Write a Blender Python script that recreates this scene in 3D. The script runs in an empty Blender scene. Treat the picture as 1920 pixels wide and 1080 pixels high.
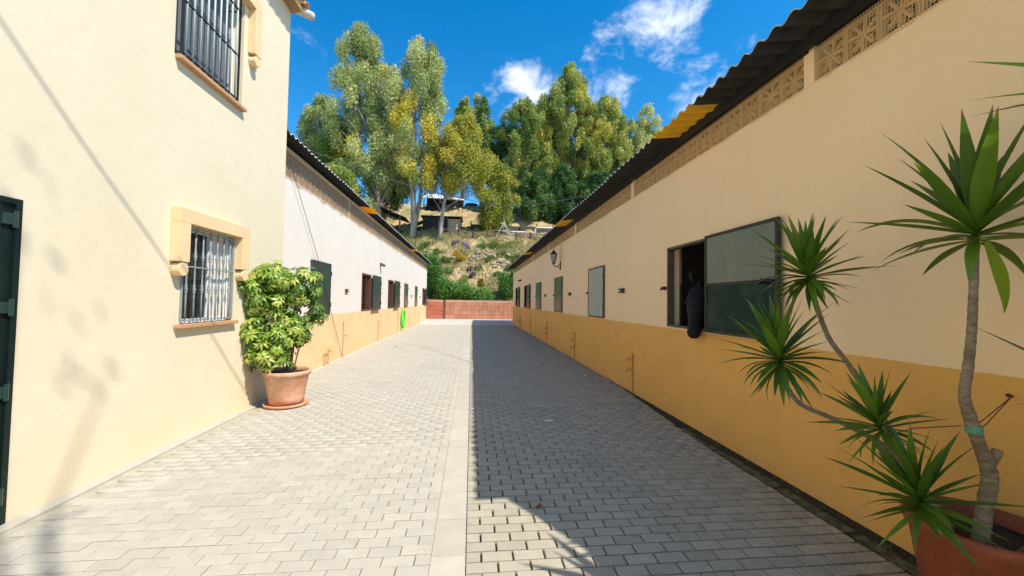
import bpy, math, random
import numpy as np
from mathutils import Vector, Matrix
random.seed(7); rng = np.random.default_rng(11)
S = bpy.context.scene; C = S.collection
R = math.radians

# ------------------------------------------------------------------ camera
cam_d = bpy.data.cameras.new('camera'); cam = bpy.data.objects.new('camera', cam_d); C.objects.link(cam)
cam_d.sensor_width = 36; cam_d.lens = 735 * 36 / 1920; cam_d.clip_start = .05; cam_d.clip_end = 2000
def cam_axes(yaw, pitch, roll):
    f = Vector((math.sin(yaw)*math.cos(pitch), math.cos(yaw)*math.cos(pitch), math.sin(pitch)))
    r = Vector((math.cos(yaw), -math.sin(yaw), 0)); u = r.cross(f)
    c, s = math.cos(roll), math.sin(roll)
    return c*r + s*u, -s*r + c*u, f
ar, au, af = cam_axes(0.102504, 0.032828, .015)
cam.matrix_world = Matrix(((ar.x, au.x, -af.x, 0), (ar.y, au.y, -af.y, 0), (ar.z, au.z, -af.z, 1.65), (0, 0, 0, 1)))
S.camera = cam
# ------------------------------------------------------------------ light
TO_SUN = Vector((.62, -.45, 1.0)).normalized()
SUN_EL = math.asin(TO_SUN.z); SUN_AZ = math.atan2(TO_SUN.x, TO_SUN.y)
sd = bpy.data.lights.new('sun', 'SUN'); sd.energy = 3.4; sd.angle = R(.55); sd.color = (1, .94, .83)
so = bpy.data.objects.new('sun', sd); C.objects.link(so)
so.rotation_euler = TO_SUN.to_track_quat('Z', 'Y').to_euler()
S.view_settings.view_transform = 'Standard'; S.view_settings.look = 'None'
S.view_settings.exposure = .86; S.view_settings.gamma = 1
try: S.view_settings.use_curve_mapping = False
except Exception: pass
W = bpy.data.worlds.new('World'); S.world = W; W.use_nodes = True
nt = W.node_tree; nt.nodes.clear()
def N(nt, t, **k):
    n = nt.nodes.new(t)
    for a, b in k.items(): setattr(n, a, b)
    return n
def Lk(nt, a, b): nt.links.new(a, b)
def build_world():
    out = N(nt, 'ShaderNodeOutputWorld'); bg = N(nt, 'ShaderNodeBackground'); bg.inputs[1].default_value = .126
    sky = N(nt, 'ShaderNodeTexSky', sky_type='NISHITA'); sky.sun_disc = False
    sky.sun_elevation = SUN_EL; sky.sun_rotation = SUN_AZ; sky.air_density = 1.0; sky.dust_density = .25; sky.ozone_density = 2.2
    hsv = N(nt, 'ShaderNodeHueSaturation'); hsv.inputs['Saturation'].default_value = 1.45; hsv.inputs['Hue'].default_value = .496
    Lk(nt, sky.outputs[0], hsv.inputs['Color'])
    tc = N(nt, 'ShaderNodeTexCoord')
    # clouds: thin puffs round a few directions, broken up by noise
    mp = N(nt, 'ShaderNodeMapping'); mp.inputs['Scale'].default_value = (1, 1, 1.5); Lk(nt, tc.outputs['Generated'], mp.inputs[0])
    nz = N(nt, 'ShaderNodeTexNoise'); nz.inputs['Scale'].default_value = 10; nz.inputs['Detail'].default_value = 10; nz.inputs['Roughness'].default_value = .6; nz.inputs['Distortion'].default_value = .35
    Lk(nt, mp.outputs[0], nz.inputs['Vector'])
    acc = None
    for (d, r, s) in [((.1009, .8695, .4836), .062, 1.0), ((.085, .885, .455), .045, .9), ((.2993, .8143, .4973), .075, .72), ((.2537, .8218, .5101), .05, .62), ((.3673, .7319, .5739), .09, 1.0),
                      ((.335, .745, .578), .05, .8), ((.42, .71, .60), .06, .7), ((.4497, .7769, .4406), .075, .62), ((.49, .76, .46), .06, .6), ((.395, .80, .44), .06, .5),
                      ((-.6, .3, .5), .2, .6), ((.75, -.4, .45), .25, .6), ((-.3, -.8, .4), .25, .6)]:
        v = Vector(d).normalized()
        dist = N(nt, 'ShaderNodeVectorMath', operation='DISTANCE'); Lk(nt, tc.outputs['Generated'], dist.inputs[0]); dist.inputs[1].default_value = v
        mr = N(nt, 'ShaderNodeMapRange', interpolation_type='SMOOTHSTEP'); mr.inputs[1].default_value = 0; mr.inputs[2].default_value = r*2.0; mr.inputs[3].default_value = s; mr.inputs[4].default_value = 0
        Lk(nt, dist.outputs['Value'], mr.inputs[0])
        if acc is None: acc = mr.outputs[0]
        else:
            m = N(nt, 'ShaderNodeMath', operation='MAXIMUM'); Lk(nt, acc, m.inputs[0]); Lk(nt, mr.outputs[0], m.inputs[1]); acc = m.outputs[0]
    hm = N(nt, 'ShaderNodeMath', operation='MULTIPLY'); Lk(nt, acc, hm.inputs[0]); hm.inputs[1].default_value = .64
    nc = N(nt, 'ShaderNodeMapRange'); nc.clamp = False; nc.inputs[1].default_value = .3; nc.inputs[2].default_value = .7; Lk(nt, nz.outputs[0], nc.inputs[0])
    a = N(nt, 'ShaderNodeMath', operation='ADD'); Lk(nt, hm.outputs[0], a.inputs[0]); Lk(nt, nc.outputs[0], a.inputs[1])
    mr = N(nt, 'ShaderNodeMapRange', interpolation_type='SMOOTHSTEP'); mr.inputs[1].default_value = .80; mr.inputs[2].default_value = 1.75; mr.inputs[3].default_value = 0; mr.inputs[4].default_value = .95
    Lk(nt, a.outputs[0], mr.inputs[0])
    mx = N(nt, 'ShaderNodeMixRGB'); Lk(nt, mr.outputs[0], mx.inputs[0]); Lk(nt, hsv.outputs[0], mx.inputs[1]); mx.inputs[2].default_value = (6.6, 6.7, 7, 1)
    Lk(nt, mx.outputs[0], bg.inputs[0]); Lk(nt, bg.outputs[0], out.inputs[0])
build_world()

# ------------------------------------------------------------------ helpers
WM = {}
def put(o, parent=None, M=None):
    M = M or Matrix.Identity(4)
    C.objects.link(o); WM[o.name] = M.copy()
    if parent is not None:
        o.parent = parent; o.matrix_parent_inverse = WM[parent.name].inverted()
    o.matrix_basis = M
    return o
def meta(o, label=None, cat=None, group=None, kind=None):
    if label: o['label'] = label
    if cat: o['category'] = cat
    if group: o['group'] = group
    if kind: o['kind'] = kind
    return o
def thing(name, label, cat, loc=(0, 0, 0), group=None):
    o = bpy.data.objects.new(name, None); o.empty_display_size = .1
    put(o, None, Matrix.Translation(loc)); return meta(o, label, cat, group)
class MB:
    def __init__(s): s.v = []; s.f = []; s.m = []
    def add(s, vs, fs, mi=0):
        n = len(s.v); s.v += [tuple(p) for p in vs]; s.f += [tuple(i+n for i in f) for f in fs]; s.m += [mi]*len(fs); return s
    def box(s, x0, x1, y0, y1, z0, z1, M=None, mi=0):
        vs = [Vector((x, y, z)) for x in (x0, x1) for y in (y0, y1) for z in (z0, z1)]
        if M is not None: vs = [M @ v for v in vs]
        return s.add(vs, [(0, 1, 3, 2), (4, 6, 7, 5), (0, 4, 5, 1), (2, 3, 7, 6), (0, 2, 6, 4), (1, 5, 7, 3)], mi)
    def bar(s, a, b, w, h=None, mi=0):
        a = Vector(a); b = Vector(b); d = b-a; q = d.to_track_quat('Y', 'Z'); h = h or w
        return s.box(-w/2, w/2, 0, d.length, -h/2, h/2, Matrix.Translation(a) @ q.to_matrix().to_4x4(), mi)
    def tube(s, pts, rad, seg=8, cap=True, mi=0):
        pts = [Vector(p) for p in pts]; n = len(pts)
        if not hasattr(rad, '__len__'): rad = [rad]*n
        vs = []; up = None
        for i, p in enumerate(pts):
            t = (pts[min(i+1, n-1)] - pts[max(i-1, 0)]).normalized()
            if up is None: up = t.orthogonal().normalized()
            up = (up - t*up.dot(t)).normalized(); b = t.cross(up)
            for k in range(seg):
                a = 2*math.pi*k/seg; vs.append(p + (up*math.cos(a) + b*math.sin(a))*rad[i])
        fs = [(i*seg+k, i*seg+(k+1) % seg, (i+1)*seg+(k+1) % seg, (i+1)*seg+k) for i in range(n-1) for k in range(seg)]
        if cap: fs += [tuple(range(seg))[::-1], tuple((n-1)*seg+k for k in range(seg))]
        return s.add(vs, fs, mi)
    def lathe(s, prof, c=(0, 0, 0), seg=32, mi=0, M=None):
        vs = []
        for (r, z) in prof:
            for k in range(seg):
                a = 2*math.pi*k/seg; p = Vector((c[0]+r*math.cos(a), c[1]+r*math.sin(a), c[2]+z)); vs.append(M @ p if M is not None else p)
        n = len(prof)
        fs = [(i*seg+k, i*seg+(k+1) % seg, (i+1)*seg+(k+1) % seg, (i+1)*seg+k) for i in range(n-1) for k in range(seg)]
        fs += [tuple(range(seg))[::-1], tuple((n-1)*seg+k for k in range(seg))]
        return s.add(vs, fs, mi)
    def mesh(s, name, mats, smooth=False):
        me = bpy.data.meshes.new(name); me.from_pydata(s.v, [], s.f)
        if not isinstance(mats, (list, tuple)): mats = [mats]
        for m in mats: me.materials.append(m)
        if len(mats) > 1: me.polygons.foreach_set('material_index', s.m)
        if smooth: me.polygons.foreach_set('use_smooth', [True]*len(s.f))
        me.update(); return me
    def build(s, name, mats, parent=None, smooth=False, M=None, bevel=0):
        o = bpy.data.objects.new(name, s.mesh(name, mats, smooth)); put(o, parent, M)
        if bevel:
            b = o.modifiers.new('b', 'BEVEL'); b.width = bevel; b.segments = 2; b.limit_method = 'ANGLE'; b.angle_limit = R(40)
        return o
def inst(name, me, parent, M): return put(bpy.data.objects.new(name, me), parent, M)
def catmull(pts, k=6):
    P = [Vector(p) for p in pts]; P = [2*P[0]-P[1]] + P + [2*P[-1]-P[-2]]; out = []
    for i in range(1, len(P)-2):
        for j in range(k):
            t = j/k; a, b, c, d = P[i-1:i+3]
            out.append(.5*((2*b) + (c-a)*t + (2*a-5*b+4*c-d)*t*t + (3*b-a-3*c+d)*t**3))
    out.append(P[-2]); return out
def np_mesh(name, V, quads, mat, attr=None, smooth=False):
    me = bpy.data.meshes.new(name); n = len(V); q = len(quads)
    me.vertices.add(n); me.vertices.foreach_set('co', np.asarray(V, np.float32).ravel())
    me.loops.add(q*4); me.loops.foreach_set('vertex_index', np.asarray(quads, np.int32).ravel())
    me.polygons.add(q); me.polygons.foreach_set('loop_start', np.arange(0, q*4, 4, dtype=np.int32)); me.polygons.foreach_set('loop_total', np.full(q, 4, np.int32))
    if smooth: me.polygons.foreach_set('use_smooth', np.ones(q, bool))
    me.materials.append(mat)
    if attr is not None:
        a = me.attributes.new('tint', 'FLOAT', 'POINT'); a.data.foreach_set('value', np.asarray(attr, np.float32))
    me.update(calc_edges=True); return me

# ------------------------------------------------------------------ materials
def mat(name, col, rough=.8, col2=None, scale=4, detail=6, bump=0, bscale=40, metal=0, spec=.3, stretch=(1, 1, 1), mixpow=(.35, .65), fine=None, hook=None, objrand=0, bdist=.01, world=True):
    m = bpy.data.materials.new(name); m.use_nodes = True; t = m.node_tree; p = t.nodes['Principled BSDF']
    p.inputs['Roughness'].default_value = rough; p.inputs['Metallic'].default_value = metal; p.inputs['Specular IOR Level'].default_value = spec
    geo = N(t, 'ShaderNodeNewGeometry'); tc = N(t, 'ShaderNodeTexCoord'); mp = N(t, 'ShaderNodeMapping'); mp.inputs['Scale'].default_value = stretch
    Lk(t, geo.outputs['Position'] if world else tc.outputs['Object'], mp.inputs[0])
    c = None
    rgb = N(t, 'ShaderNodeRGB'); rgb.outputs[0].default_value = (*col, 1); c = rgb.outputs[0]
    if col2:
        nz = N(t, 'ShaderNodeTexNoise'); nz.inputs['Scale'].default_value = scale; nz.inputs['Detail'].default_value = detail; nz.inputs['Roughness'].default_value = .6
        Lk(t, mp.outputs[0], nz.inputs['Vector'])
        mr = N(t, 'ShaderNodeMapRange'); mr.inputs[1].default_value, mr.inputs[2].default_value = mixpow; Lk(t, nz.outputs[0], mr.inputs[0])
        mx = N(t, 'ShaderNodeMixRGB'); Lk(t, mr.outputs[0], mx.inputs[0]); Lk(t, c, mx.inputs[1]); mx.inputs[2].default_value = (*col2, 1); c = mx.outputs[0]
    if hook: c = hook(t, c, geo, mp)
    if fine:
        nz = N(t, 'ShaderNodeTexNoise'); nz.inputs['Scale'].default_value = fine[0]; nz.inputs['Detail'].default_value = 5; nz.inputs['Roughness'].default_value = .7
        Lk(t, mp.outputs[0], nz.inputs['Vector'])
        mr = N(t, 'ShaderNodeMapRange'); mr.inputs[1].default_value = .25; mr.inputs[2].default_value = .75; mr.inputs[3].default_value = 1-fine[1]; mr.inputs[4].default_value = 1+fine[1]; Lk(t, nz.outputs[0], mr.inputs[0])
        mu = N(t, 'ShaderNodeVectorMath', operation='SCALE'); Lk(t, c, mu.inputs[0]); Lk(t, mr.outputs[0], mu.inputs['Scale']); c = mu.outputs[0]
    if objrand:
        oi = N(t, 'ShaderNodeObjectInfo'); ad = N(t, 'ShaderNodeMath', operation='ADD'); Lk(t, oi.outputs['Random'], ad.inputs[0]); Lk(t, geo.outputs['Random Per Island'], ad.inputs[1])
        fr = N(t, 'ShaderNodeMath', operation='FRACT'); Lk(t, ad.outputs[0], fr.inputs[0])
        mr = N(t, 'ShaderNodeMapRange'); mr.inputs[3].default_value = 1-objrand; mr.inputs[4].default_value = 1+objrand; Lk(t, fr.outputs[0], mr.inputs[0])
        mu = N(t, 'ShaderNodeVectorMath', operation='SCALE'); Lk(t, c, mu.inputs[0]); Lk(t, mr.outputs[0], mu.inputs['Scale']); c = mu.outputs[0]
    Lk(t, c, p.inputs['Base Color'])
    if bump:
        nz = N(t, 'ShaderNodeTexNoise'); nz.inputs['Scale'].default_value = bscale; nz.inputs['Detail'].default_value = 6; Lk(t, mp.outputs[0], nz.inputs['Vector'])
        b = N(t, 'ShaderNodeBump'); b.inputs['Strength'].default_value = bump; b.inputs['Distance'].default_value = bdist; Lk(t, nz.outputs[0], b.inputs['Height']); Lk(t, b.outputs[0], p.inputs['Normal'])
    return m
def sep(t, vec):
    s = N(t, 'ShaderNodeSeparateXYZ'); Lk(t, vec, s.inputs[0]); return s
def mixc(t, fac, a, b):
    mx = N(t, 'ShaderNodeMixRGB')
    Lk(t, fac, mx.inputs[0]); Lk(t, a, mx.inputs[1])
    if isinstance(b, tuple): mx.inputs[2].default_value = (*b, 1)
    else: Lk(t, b, mx.inputs[2])
    return mx.outputs[0]
def maprange(t, v, a, b, c=0., d=1., smooth=False):
    mr = N(t, 'ShaderNodeMapRange')
    if smooth: mr.interpolation_type = 'SMOOTHSTEP'
    for i, x in zip((1, 2, 3, 4), (a, b, c, d)): mr.inputs[i].default_value = x
    Lk(t, v, mr.inputs[0]); return mr.outputs[0]
def noise(t, vec, sc, det=5, rough=.6, st=None):
    if st:
        mp = N(t, 'ShaderNodeMapping'); mp.inputs['Scale'].default_value = st; Lk(t, vec, mp.inputs[0]); vec = mp.outputs[0]
    n = N(t, 'ShaderNodeTexNoise'); n.inputs['Scale'].default_value = sc; n.inputs['Detail'].default_value = det; n.inputs['Roughness'].default_value = rough
    Lk(t, vec, n.inputs['Vector']); return n.outputs[0]
def math_(t, op, a, b):
    m = N(t, 'ShaderNodeMath', operation=op)
    for i, x in enumerate((a, b)):
        if isinstance(x, (int, float)): m.inputs[i].default_value = x
        else: Lk(t, x, m.inputs[i])
    return m.outputs[0]
def plinth_hook(h, pcol, pcol2, stain=(.45, .36, .22)):
    def f(t, c, geo, mp):
        s = sep(t, geo.outputs['Position'])
        wob = noise(t, geo.outputs['Position'], 1.3, 3); zz = math_(t, 'ADD', s.outputs[2], math_(t, 'MULTIPLY', wob, .03))
        pm = maprange(t, noise(t, geo.outputs['Position'], 2.2), .35, .65)
        pc0 = N(t, 'ShaderNodeRGB'); pc0.outputs[0].default_value = (*pcol, 1)
        pc = mixc(t, pm, pc0.outputs[0], pcol2)
        c = mixc(t, maprange(t, zz, h+.013, h+.021), pc, c)
        # rain streaks and splash dirt
        st = maprange(t, noise(t, geo.outputs['Position'], 1.0, 6, .7, (1, 7, .5)), .58, .85, 0, .16)
        c = mixc(t, st, c, stain)
        sc = math_(t, 'MULTIPLY', maprange(t, noise(t, geo.outputs['Position'], 3.5, 8, .8, (1, 1, 1.6)), .62, .74, 0, .35), maprange(t, s.outputs[2], 1.5, 1.1))
        c = mixc(t, sc, c, (pcol[0]*.72, pcol[1]*.66, pcol[2]*.6))
        low = math_(t, 'MULTIPLY', maprange(t, s.outputs[2], .0, .35, 1, 0), maprange(t, noise(t, geo.outputs['Position'], 5), .45, .7, 0, .45))
        c = mixc(t, low, c, stain)
        return c
    return f
M_rwall = mat('peach_plaster', (.96, .695, .405), .9, (.935, .655, .37), 1.1, bump=.35, bscale=14, bdist=.012, fine=(60, .03), hook=plinth_hook(1.27, (.84, .45, .12), (.79, .41, .10)), mixpow=(.3, .7))
M_lwall = mat('cream_plaster', (.77, .70, .61), .9, (.72, .645, .55), 1.1, bump=.35, bscale=14, bdist=.012, fine=(60, .03), hook=plinth_hook(1.24, (.82, .56, .30), (.77, .51, .26)), mixpow=(.3, .7))
def house_hook(t, c, geo, mp):
    s = sep(t, geo.outputs['Position'])
    low = math_(t, 'MULTIPLY', maprange(t, s.outputs[2], .0, .8, 1, 0), maprange(t, noise(t, geo.outputs['Position'], 2.5), .35, .7, 0, .55))
    c = mixc(t, low, c, (.74, .60, .38))
    st = maprange(t, noise(t, geo.outputs['Position'], 1.2, 6, .7, (1, 5, .6)), .55, .85, 0, .22)
    return mixc(t, st, c, (.70, .60, .42))
M_house = mat('yellow_cream_plaster', (.75, .655, .47), .9, (.71, .61, .42), .9, bump=.35, bscale=6, bdist=.015, fine=(70, .04), hook=house_hook, mixpow=(.3, .7))
M_ochre = mat('ochre_trim_paint', (.80, .59, .34), .85, (.76, .545, .30), 5, bump=.2)
M_sill = mat('terracotta_sill', (.55, .30, .15), .8, (.48, .27, .14), 12, bump=.2)
M_soffit = mat('brown_eave_board', (.34, .22, .10), .85)
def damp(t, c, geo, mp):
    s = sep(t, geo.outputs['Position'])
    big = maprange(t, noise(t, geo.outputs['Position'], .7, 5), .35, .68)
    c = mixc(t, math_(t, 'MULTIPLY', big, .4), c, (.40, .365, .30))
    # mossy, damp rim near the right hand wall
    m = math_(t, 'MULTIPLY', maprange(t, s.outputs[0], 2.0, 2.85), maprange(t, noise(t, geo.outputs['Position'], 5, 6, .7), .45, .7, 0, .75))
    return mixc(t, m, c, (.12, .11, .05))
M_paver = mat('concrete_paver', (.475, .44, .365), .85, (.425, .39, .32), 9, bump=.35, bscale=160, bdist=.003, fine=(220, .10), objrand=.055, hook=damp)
M_paverR = mat('shade_toned_concrete_paver', (.43, .38, .285), .85, (.37, .325, .24), 9, bump=.35, bscale=160, bdist=.003, fine=(220, .12), objrand=.08, hook=damp)  # darker copy of the left lane's paver, with the shade in its colour
M_mossstone = mat('mossy_edge_stone', (.17, .16, .09), .95, (.06, .06, .025), 14, bump=.5, bscale=60)
M_slab = mat('drain_slab_stone', (.49, .445, .365), .85, (.44, .40, .325), 7, bump=.3, bscale=140, bdist=.003, fine=(180, .08), objrand=.06)
M_sand = mat('sandy_joint', (.46, .43, .34), .95, (.34, .32, .23), 6)
M_moss = mat('mossy_joint', (.10, .115, .035), .95, (.035, .032, .022), 5, mixpow=(.42, .58), fine=(60, .3))
M_conc = mat('pale_concrete', (.56, .53, .47), .9, (.46, .43, .37), 3, bump=.3, bscale=60)
M_mossclump = mat('moss_clump', (.09, .11, .025), .95, (.03, .03, .015), 30, bump=.8, bscale=90)
M_dark = mat('dark_steel_beam', (.018, .018, .018), .6)
M_green = mat('dark_green_metal_paint', (.018, .05, .042), .32, (.030, .055, .045), 3, fine=(40, .2), spec=.5, bump=.15, bscale=5)
def ground_reflection(t, c, geo, mp):  # brownish reflection of the ground painted into the lower half of the sheet
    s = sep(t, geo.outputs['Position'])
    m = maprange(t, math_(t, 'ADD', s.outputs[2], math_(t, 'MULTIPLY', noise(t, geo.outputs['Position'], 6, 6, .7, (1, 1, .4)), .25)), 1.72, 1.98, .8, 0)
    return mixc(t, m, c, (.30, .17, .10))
M_greenrefl = mat('green_metal_with_painted_ground_reflection', (.03, .10, .04), .45, (.045, .12, .05), 3, fine=(30, .2), hook=ground_reflection, spec=.25)
M_leafin = mat('greygreen_metal_sheet', (.15, .175, .12), .42, (.19, .21, .145), 2.0, fine=(20, .12), spec=.3, bump=.1, bscale=4)
M_leaflow = mat('deep_green_metal_sheet', (.003, .028, .018), .5, (.045, .075, .05), 1.3, mixpow=(.48, .68), spec=.15)
def drips(t, c, geo, mp):
    s = sep(t, geo.outputs['Position'])
    d = math_(t, 'MULTIPLY', maprange(t, noise(t, geo.outputs['Position'], 4.5, 6, .75, (1, 3.2, .8)), .55, .68), maprange(t, s.outputs[2], 1.4, 2.0, 1, .0))
    return mixc(t, math_(t, 'MULTIPLY', d, .85), c, (.10, .12, .07))
M_pale = mat('pale_weathered_metal_sheet', (.40, .42, .33), .5, (.33, .36, .27), 4, hook=drips)
M_brownframe = mat('brown_steel_frame', (.14, .10, .07), .6, (.10, .08, .06), 10)
M_doorgreen = mat('blackish_green_door_paint', (.006, .016, .014), .45, (.010, .022, .018), 3, spec=.3)
M_darkframe = mat('dark_steel_frame', (.05, .045, .035), .6, (.03, .03, .025), 10)
M_rail = mat('grey_grille_paint', (.30, .34, .33), .45, (.24, .27, .27), 10)
M_upv = mat('white_window_frame', (.8, .8, .8), .4)
M_roller = mat('grey_roller_slats', (.17, .17, .18), .6)
M_curtain = mat('pale_curtain', (.72, .68, .60), .9)
M_glass = mat('window_glass_dark', (.03, .035, .03), .08, spec=.35)
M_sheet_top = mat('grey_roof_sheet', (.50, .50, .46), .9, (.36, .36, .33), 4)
M_sheet_bot = mat('sheet_underside_shade_tone', (.022, .020, .018), .85, (.040, .035, .03), 5)  # near-black tone puts the eave shade into the sheet's underside
M_yel = bpy.data.materials.new('yellow_translucent_sheet'); M_yel.use_nodes = True
def yel():
    t = M_yel.node_tree; p = t.nodes['Principled BSDF']; p.inputs['Base Color'].default_value = (.95, .60, .02, 1); p.inputs['Roughness'].default_value = .5
    tr = N(t, 'ShaderNodeBsdfTranslucent'); tr.inputs[0].default_value = (.95, .52, .01, 1); ms = N(t, 'ShaderNodeMixShader'); ms.inputs[0].default_value = .55
    geo = N(t, 'ShaderNodeNewGeometry'); n = noise(t, geo.outputs['Position'], 8)
    c0 = N(t, 'ShaderNodeRGB'); c0.outputs[0].default_value = (.95, .55, .012, 1)
    Lk(t, mixc(t, maprange(t, n, .4, .75, 0, .7), c0.outputs[0], (.55, .30, .02)), tr.inputs[0])
    o = t.nodes['Material Output']; Lk(t, p.outputs[0], ms.inputs[1]); Lk(t, tr.outputs[0], ms.inputs[2]); Lk(t, ms.outputs[0], o.inputs[0])
yel()
M_block = mat('lattice_block_cement', (.78, .52, .27), .9, (.66, .42, .19), 8)
M_blockL = mat('lattice_block_pale', (.62, .44, .28), .9, (.52, .37, .24), 8)
def net(name, col):
    m = bpy.data.materials.new(name); m.use_nodes = True; t = m.node_tree; p = t.nodes['Principled BSDF']; p.inputs['Base Color'].default_value = (*col, 1); p.inputs['Roughness'].default_value = .8
    geo = N(t, 'ShaderNodeNewGeometry'); s = sep(t, geo.outputs['Position'])
    fac = None
    for ax in (1, 2):
        f = math_(t, 'FRACT', math_(t, 'MULTIPLY', s.outputs[ax], 45.0), 0); g = math_(t, 'LESS_THAN', f, .24)
        fac = g if fac is None else math_(t, 'MAXIMUM', fac, g)
    tr = N(t, 'ShaderNodeBsdfTransparent'); ms = N(t, 'ShaderNodeMixShader'); Lk(t, fac, ms.inputs[0]); Lk(t, tr.outputs[0], ms.inputs[1]); Lk(t, p.outputs[0], ms.inputs[2]); Lk(t, ms.outputs[0], t.nodes['Material Output'].inputs[0])
    return m
M_net = net('tan_plastic_netting', (.60, .40, .18)); M_netL = net('tan_netting_left', (.50, .34, .20))
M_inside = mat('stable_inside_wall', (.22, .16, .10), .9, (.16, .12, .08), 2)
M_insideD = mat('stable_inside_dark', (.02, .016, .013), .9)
M_white = mat('white_plastic', (.75, .75, .72), .5)
M_black = mat('black_plastic', (.03, .02, .018), .5)
M_iron = mat('black_wrought_iron', (.015, .014, .013), .45, metal=.3)
M_pipe = mat('ochre_painted_pipe', (.70, .36, .10), .6, (.55, .27, .08), 20)
M_pipeL = mat('orange_painted_pipe', (.72, .40, .18), .6, (.58, .30, .14), 20)
M_rust = mat('rusty_steel', (.16, .06, .03), .8, (.09, .04, .025), 30)
M_terra = mat('terracotta', (.56, .24, .11), .85, (.66, .42, .29), 5, bump=.25, bscale=50, fine=(30, .08))
M_plasterpot = mat('red_plastic_pot', (.34, .085, .03), .55, (.24, .065, .03), 7, fine=(40, .15), bump=.1)
M_soil = mat('dark_soil', (.03, .022, .014), .95, (.06, .045, .03), 40, bump=.8, bscale=60, bdist=.02)
M_bark = mat('yucca_bark', (.34, .25, .16), .9, (.18, .13, .08), 22, bump=1.0, bscale=45, bdist=.012, stretch=(.6, .6, 2.2), fine=(90, .3))
M_tape = mat('green_tape', (.10, .32, .20), .5)
M_hose = mat('bright_green_hose', (.15, .78, .07), .45)
M_horse = mat('black_horse_coat', (.010, .008, .007), .6, (.018, .014, .012), 15, spec=.22, bump=.3, bscale=60)
M_mane = mat('black_mane', (.006, .005, .005), .7)
M_deadleaf = mat('brown_dry_leaf', (.30, .09, .04), .9)
M_cable = mat('grey_cable', (.10, .10, .10), .6)
M_rope = mat('green_rope', (.10, .26, .16), .8)
M_tile_w = mat('terracotta_wall_tile', (.50, .20, .115), .8, (.56, .27, .165), 2.2, bump=.2, bscale=20, objrand=.14, fine=(12, .12))
M_tile_r = mat('deep_red_wall_tile', (.46, .125, .07), .75, (.52, .18, .11), 2.2, objrand=.12, fine=(12, .12))
M_grout = mat('pinkish_grout', (.78, .52, .38), .9)
M_rock = mat('pale_limestone', (.46, .39, .27), .95, (.30, .24, .15), 1.5, bump=1, bscale=6, bdist=.1)
M_wood = mat('weathered_wood', (.20, .15, .10), .9, (.13, .10, .07), 6, stretch=(1, 1, 4))
M_timber = mat('brown_timber_rail', (.26, .18, .12), .9, (.17, .12, .08), 5)
M_shadenet = mat('dark_windbreak_net', (.07, .065, .06), .95, (.11, .10, .09), 3)
M_tanwall = mat('tan_shed_wall', (.48, .38, .24), .9, (.40, .32, .20), 2)
M_darkshed = mat('dark_shed_cladding', (.03, .032, .035), .8)
M_whiteroof = mat('white_metal_roof', (.70, .70, .70), .5)
M_trunk = mat('eucalyptus_bark', (.42, .38, .32), .9, (.22, .18, .14), 1.6, bump=.6, bscale=6, bdist=.05, stretch=(1, 1, .35), mixpow=(.4, .62))
M_trunkd = mat('brown_bark', (.16, .12, .085), .9, (.09, .07, .05), 3)
M_clay = mat('clay_roof_tile', (.48, .22, .12), .85, (.56, .34, .22), 6)
def hillhook(t, c, geo, mp):
    P = geo.outputs['Position']
    g = maprange(t, noise(t, P, .45, 8, .7), .47, .58, 0, .8); c = mixc(t, g, c, (.19, .20, .075))
    w = maprange(t, noise(t, P, 1.1, 8, .75, (1, 1, 1.6)), .58, .70, 0, .6); c = mixc(t, w, c, (.56, .48, .34))
    d = maprange(t, noise(t, P, 2.7, 8, .75), .58, .70, 0, .55); return mixc(t, d, c, (.16, .12, .065))
M_hill = mat('dry_hill_earth', (.50, .35, .165), .95, (.42, .29, .14), .5, bump=1, bscale=1.8, bdist=.35, fine=(9, .25), hook=hillhook)
def leafmat(name, ramp, transl=.3, rough=.5, attr='tint', spec=.3):
    m = bpy.data.materials.new(name); m.use_nodes = True; t = m.node_tree; p = t.nodes['Principled BSDF']; p.inputs['Roughness'].default_value = rough; p.inputs['Specular IOR Level'].default_value = spec
    if attr: a = N(t, 'ShaderNodeAttribute', attribute_name=attr).outputs['Fac']
    else: a = N(t, 'ShaderNodeObjectInfo').outputs['Random']
    cr = N(t, 'ShaderNodeValToRGB'); e = cr.color_ramp.elements
    e[0].position = 0; e[0].color = (*ramp[0], 1); e[1].position = 1; e[1].color = (*ramp[-1], 1)
    for i, c in enumerate(ramp[1:-1]):
        x = e.new((i+1)/(len(ramp)-1)); x.color = (*c, 1)
    Lk(t, a, cr.inputs[0]); Lk(t, cr.outputs[0], p.inputs['Base Color'])
    if transl:
        tr = N(t, 'ShaderNodeBsdfTranslucent'); Lk(t, cr.outputs[0], tr.inputs[0]); ms = N(t, 'ShaderNodeMixShader'); ms.inputs[0].default_value = transl
        Lk(t, p.outputs[0], ms.inputs[1]); Lk(t, tr.outputs[0], ms.inputs[2]); Lk(t, ms.outputs[0], t.nodes['Material Output'].inputs[0])
    return m
L_grey = leafmat('greygreen_eucalyptus_leaf', [(0.12, 0.191, 0.058), (0.262, 0.337, 0.107), (0.453, 0.496, 0.164), (0.598, 0.631, 0.263), (0.75, 0.609, 0.049)])
L_yel = leafmat('yellowgreen_leaf', [(0.156, 0.202, 0.028), (0.284, 0.31, 0.04), (0.425, 0.404, 0.046), (0.51, 0.42, 0.057), (0.624, 0.466, 0.034)])
L_mid = leafmat('olive_green_leaf', [(0.077, 0.165, 0.02), (0.198, 0.286, 0.045), (0.341, 0.396, 0.085), (0.484, 0.495, 0.12), (0.572, 0.517, 0.07)])
L_dark = leafmat('dark_green_leaf', [(0.045, 0.112, 0.029), (0.08, 0.167, 0.044), (0.136, 0.243, 0.058), (0.205, 0.317, 0.087)])
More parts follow.
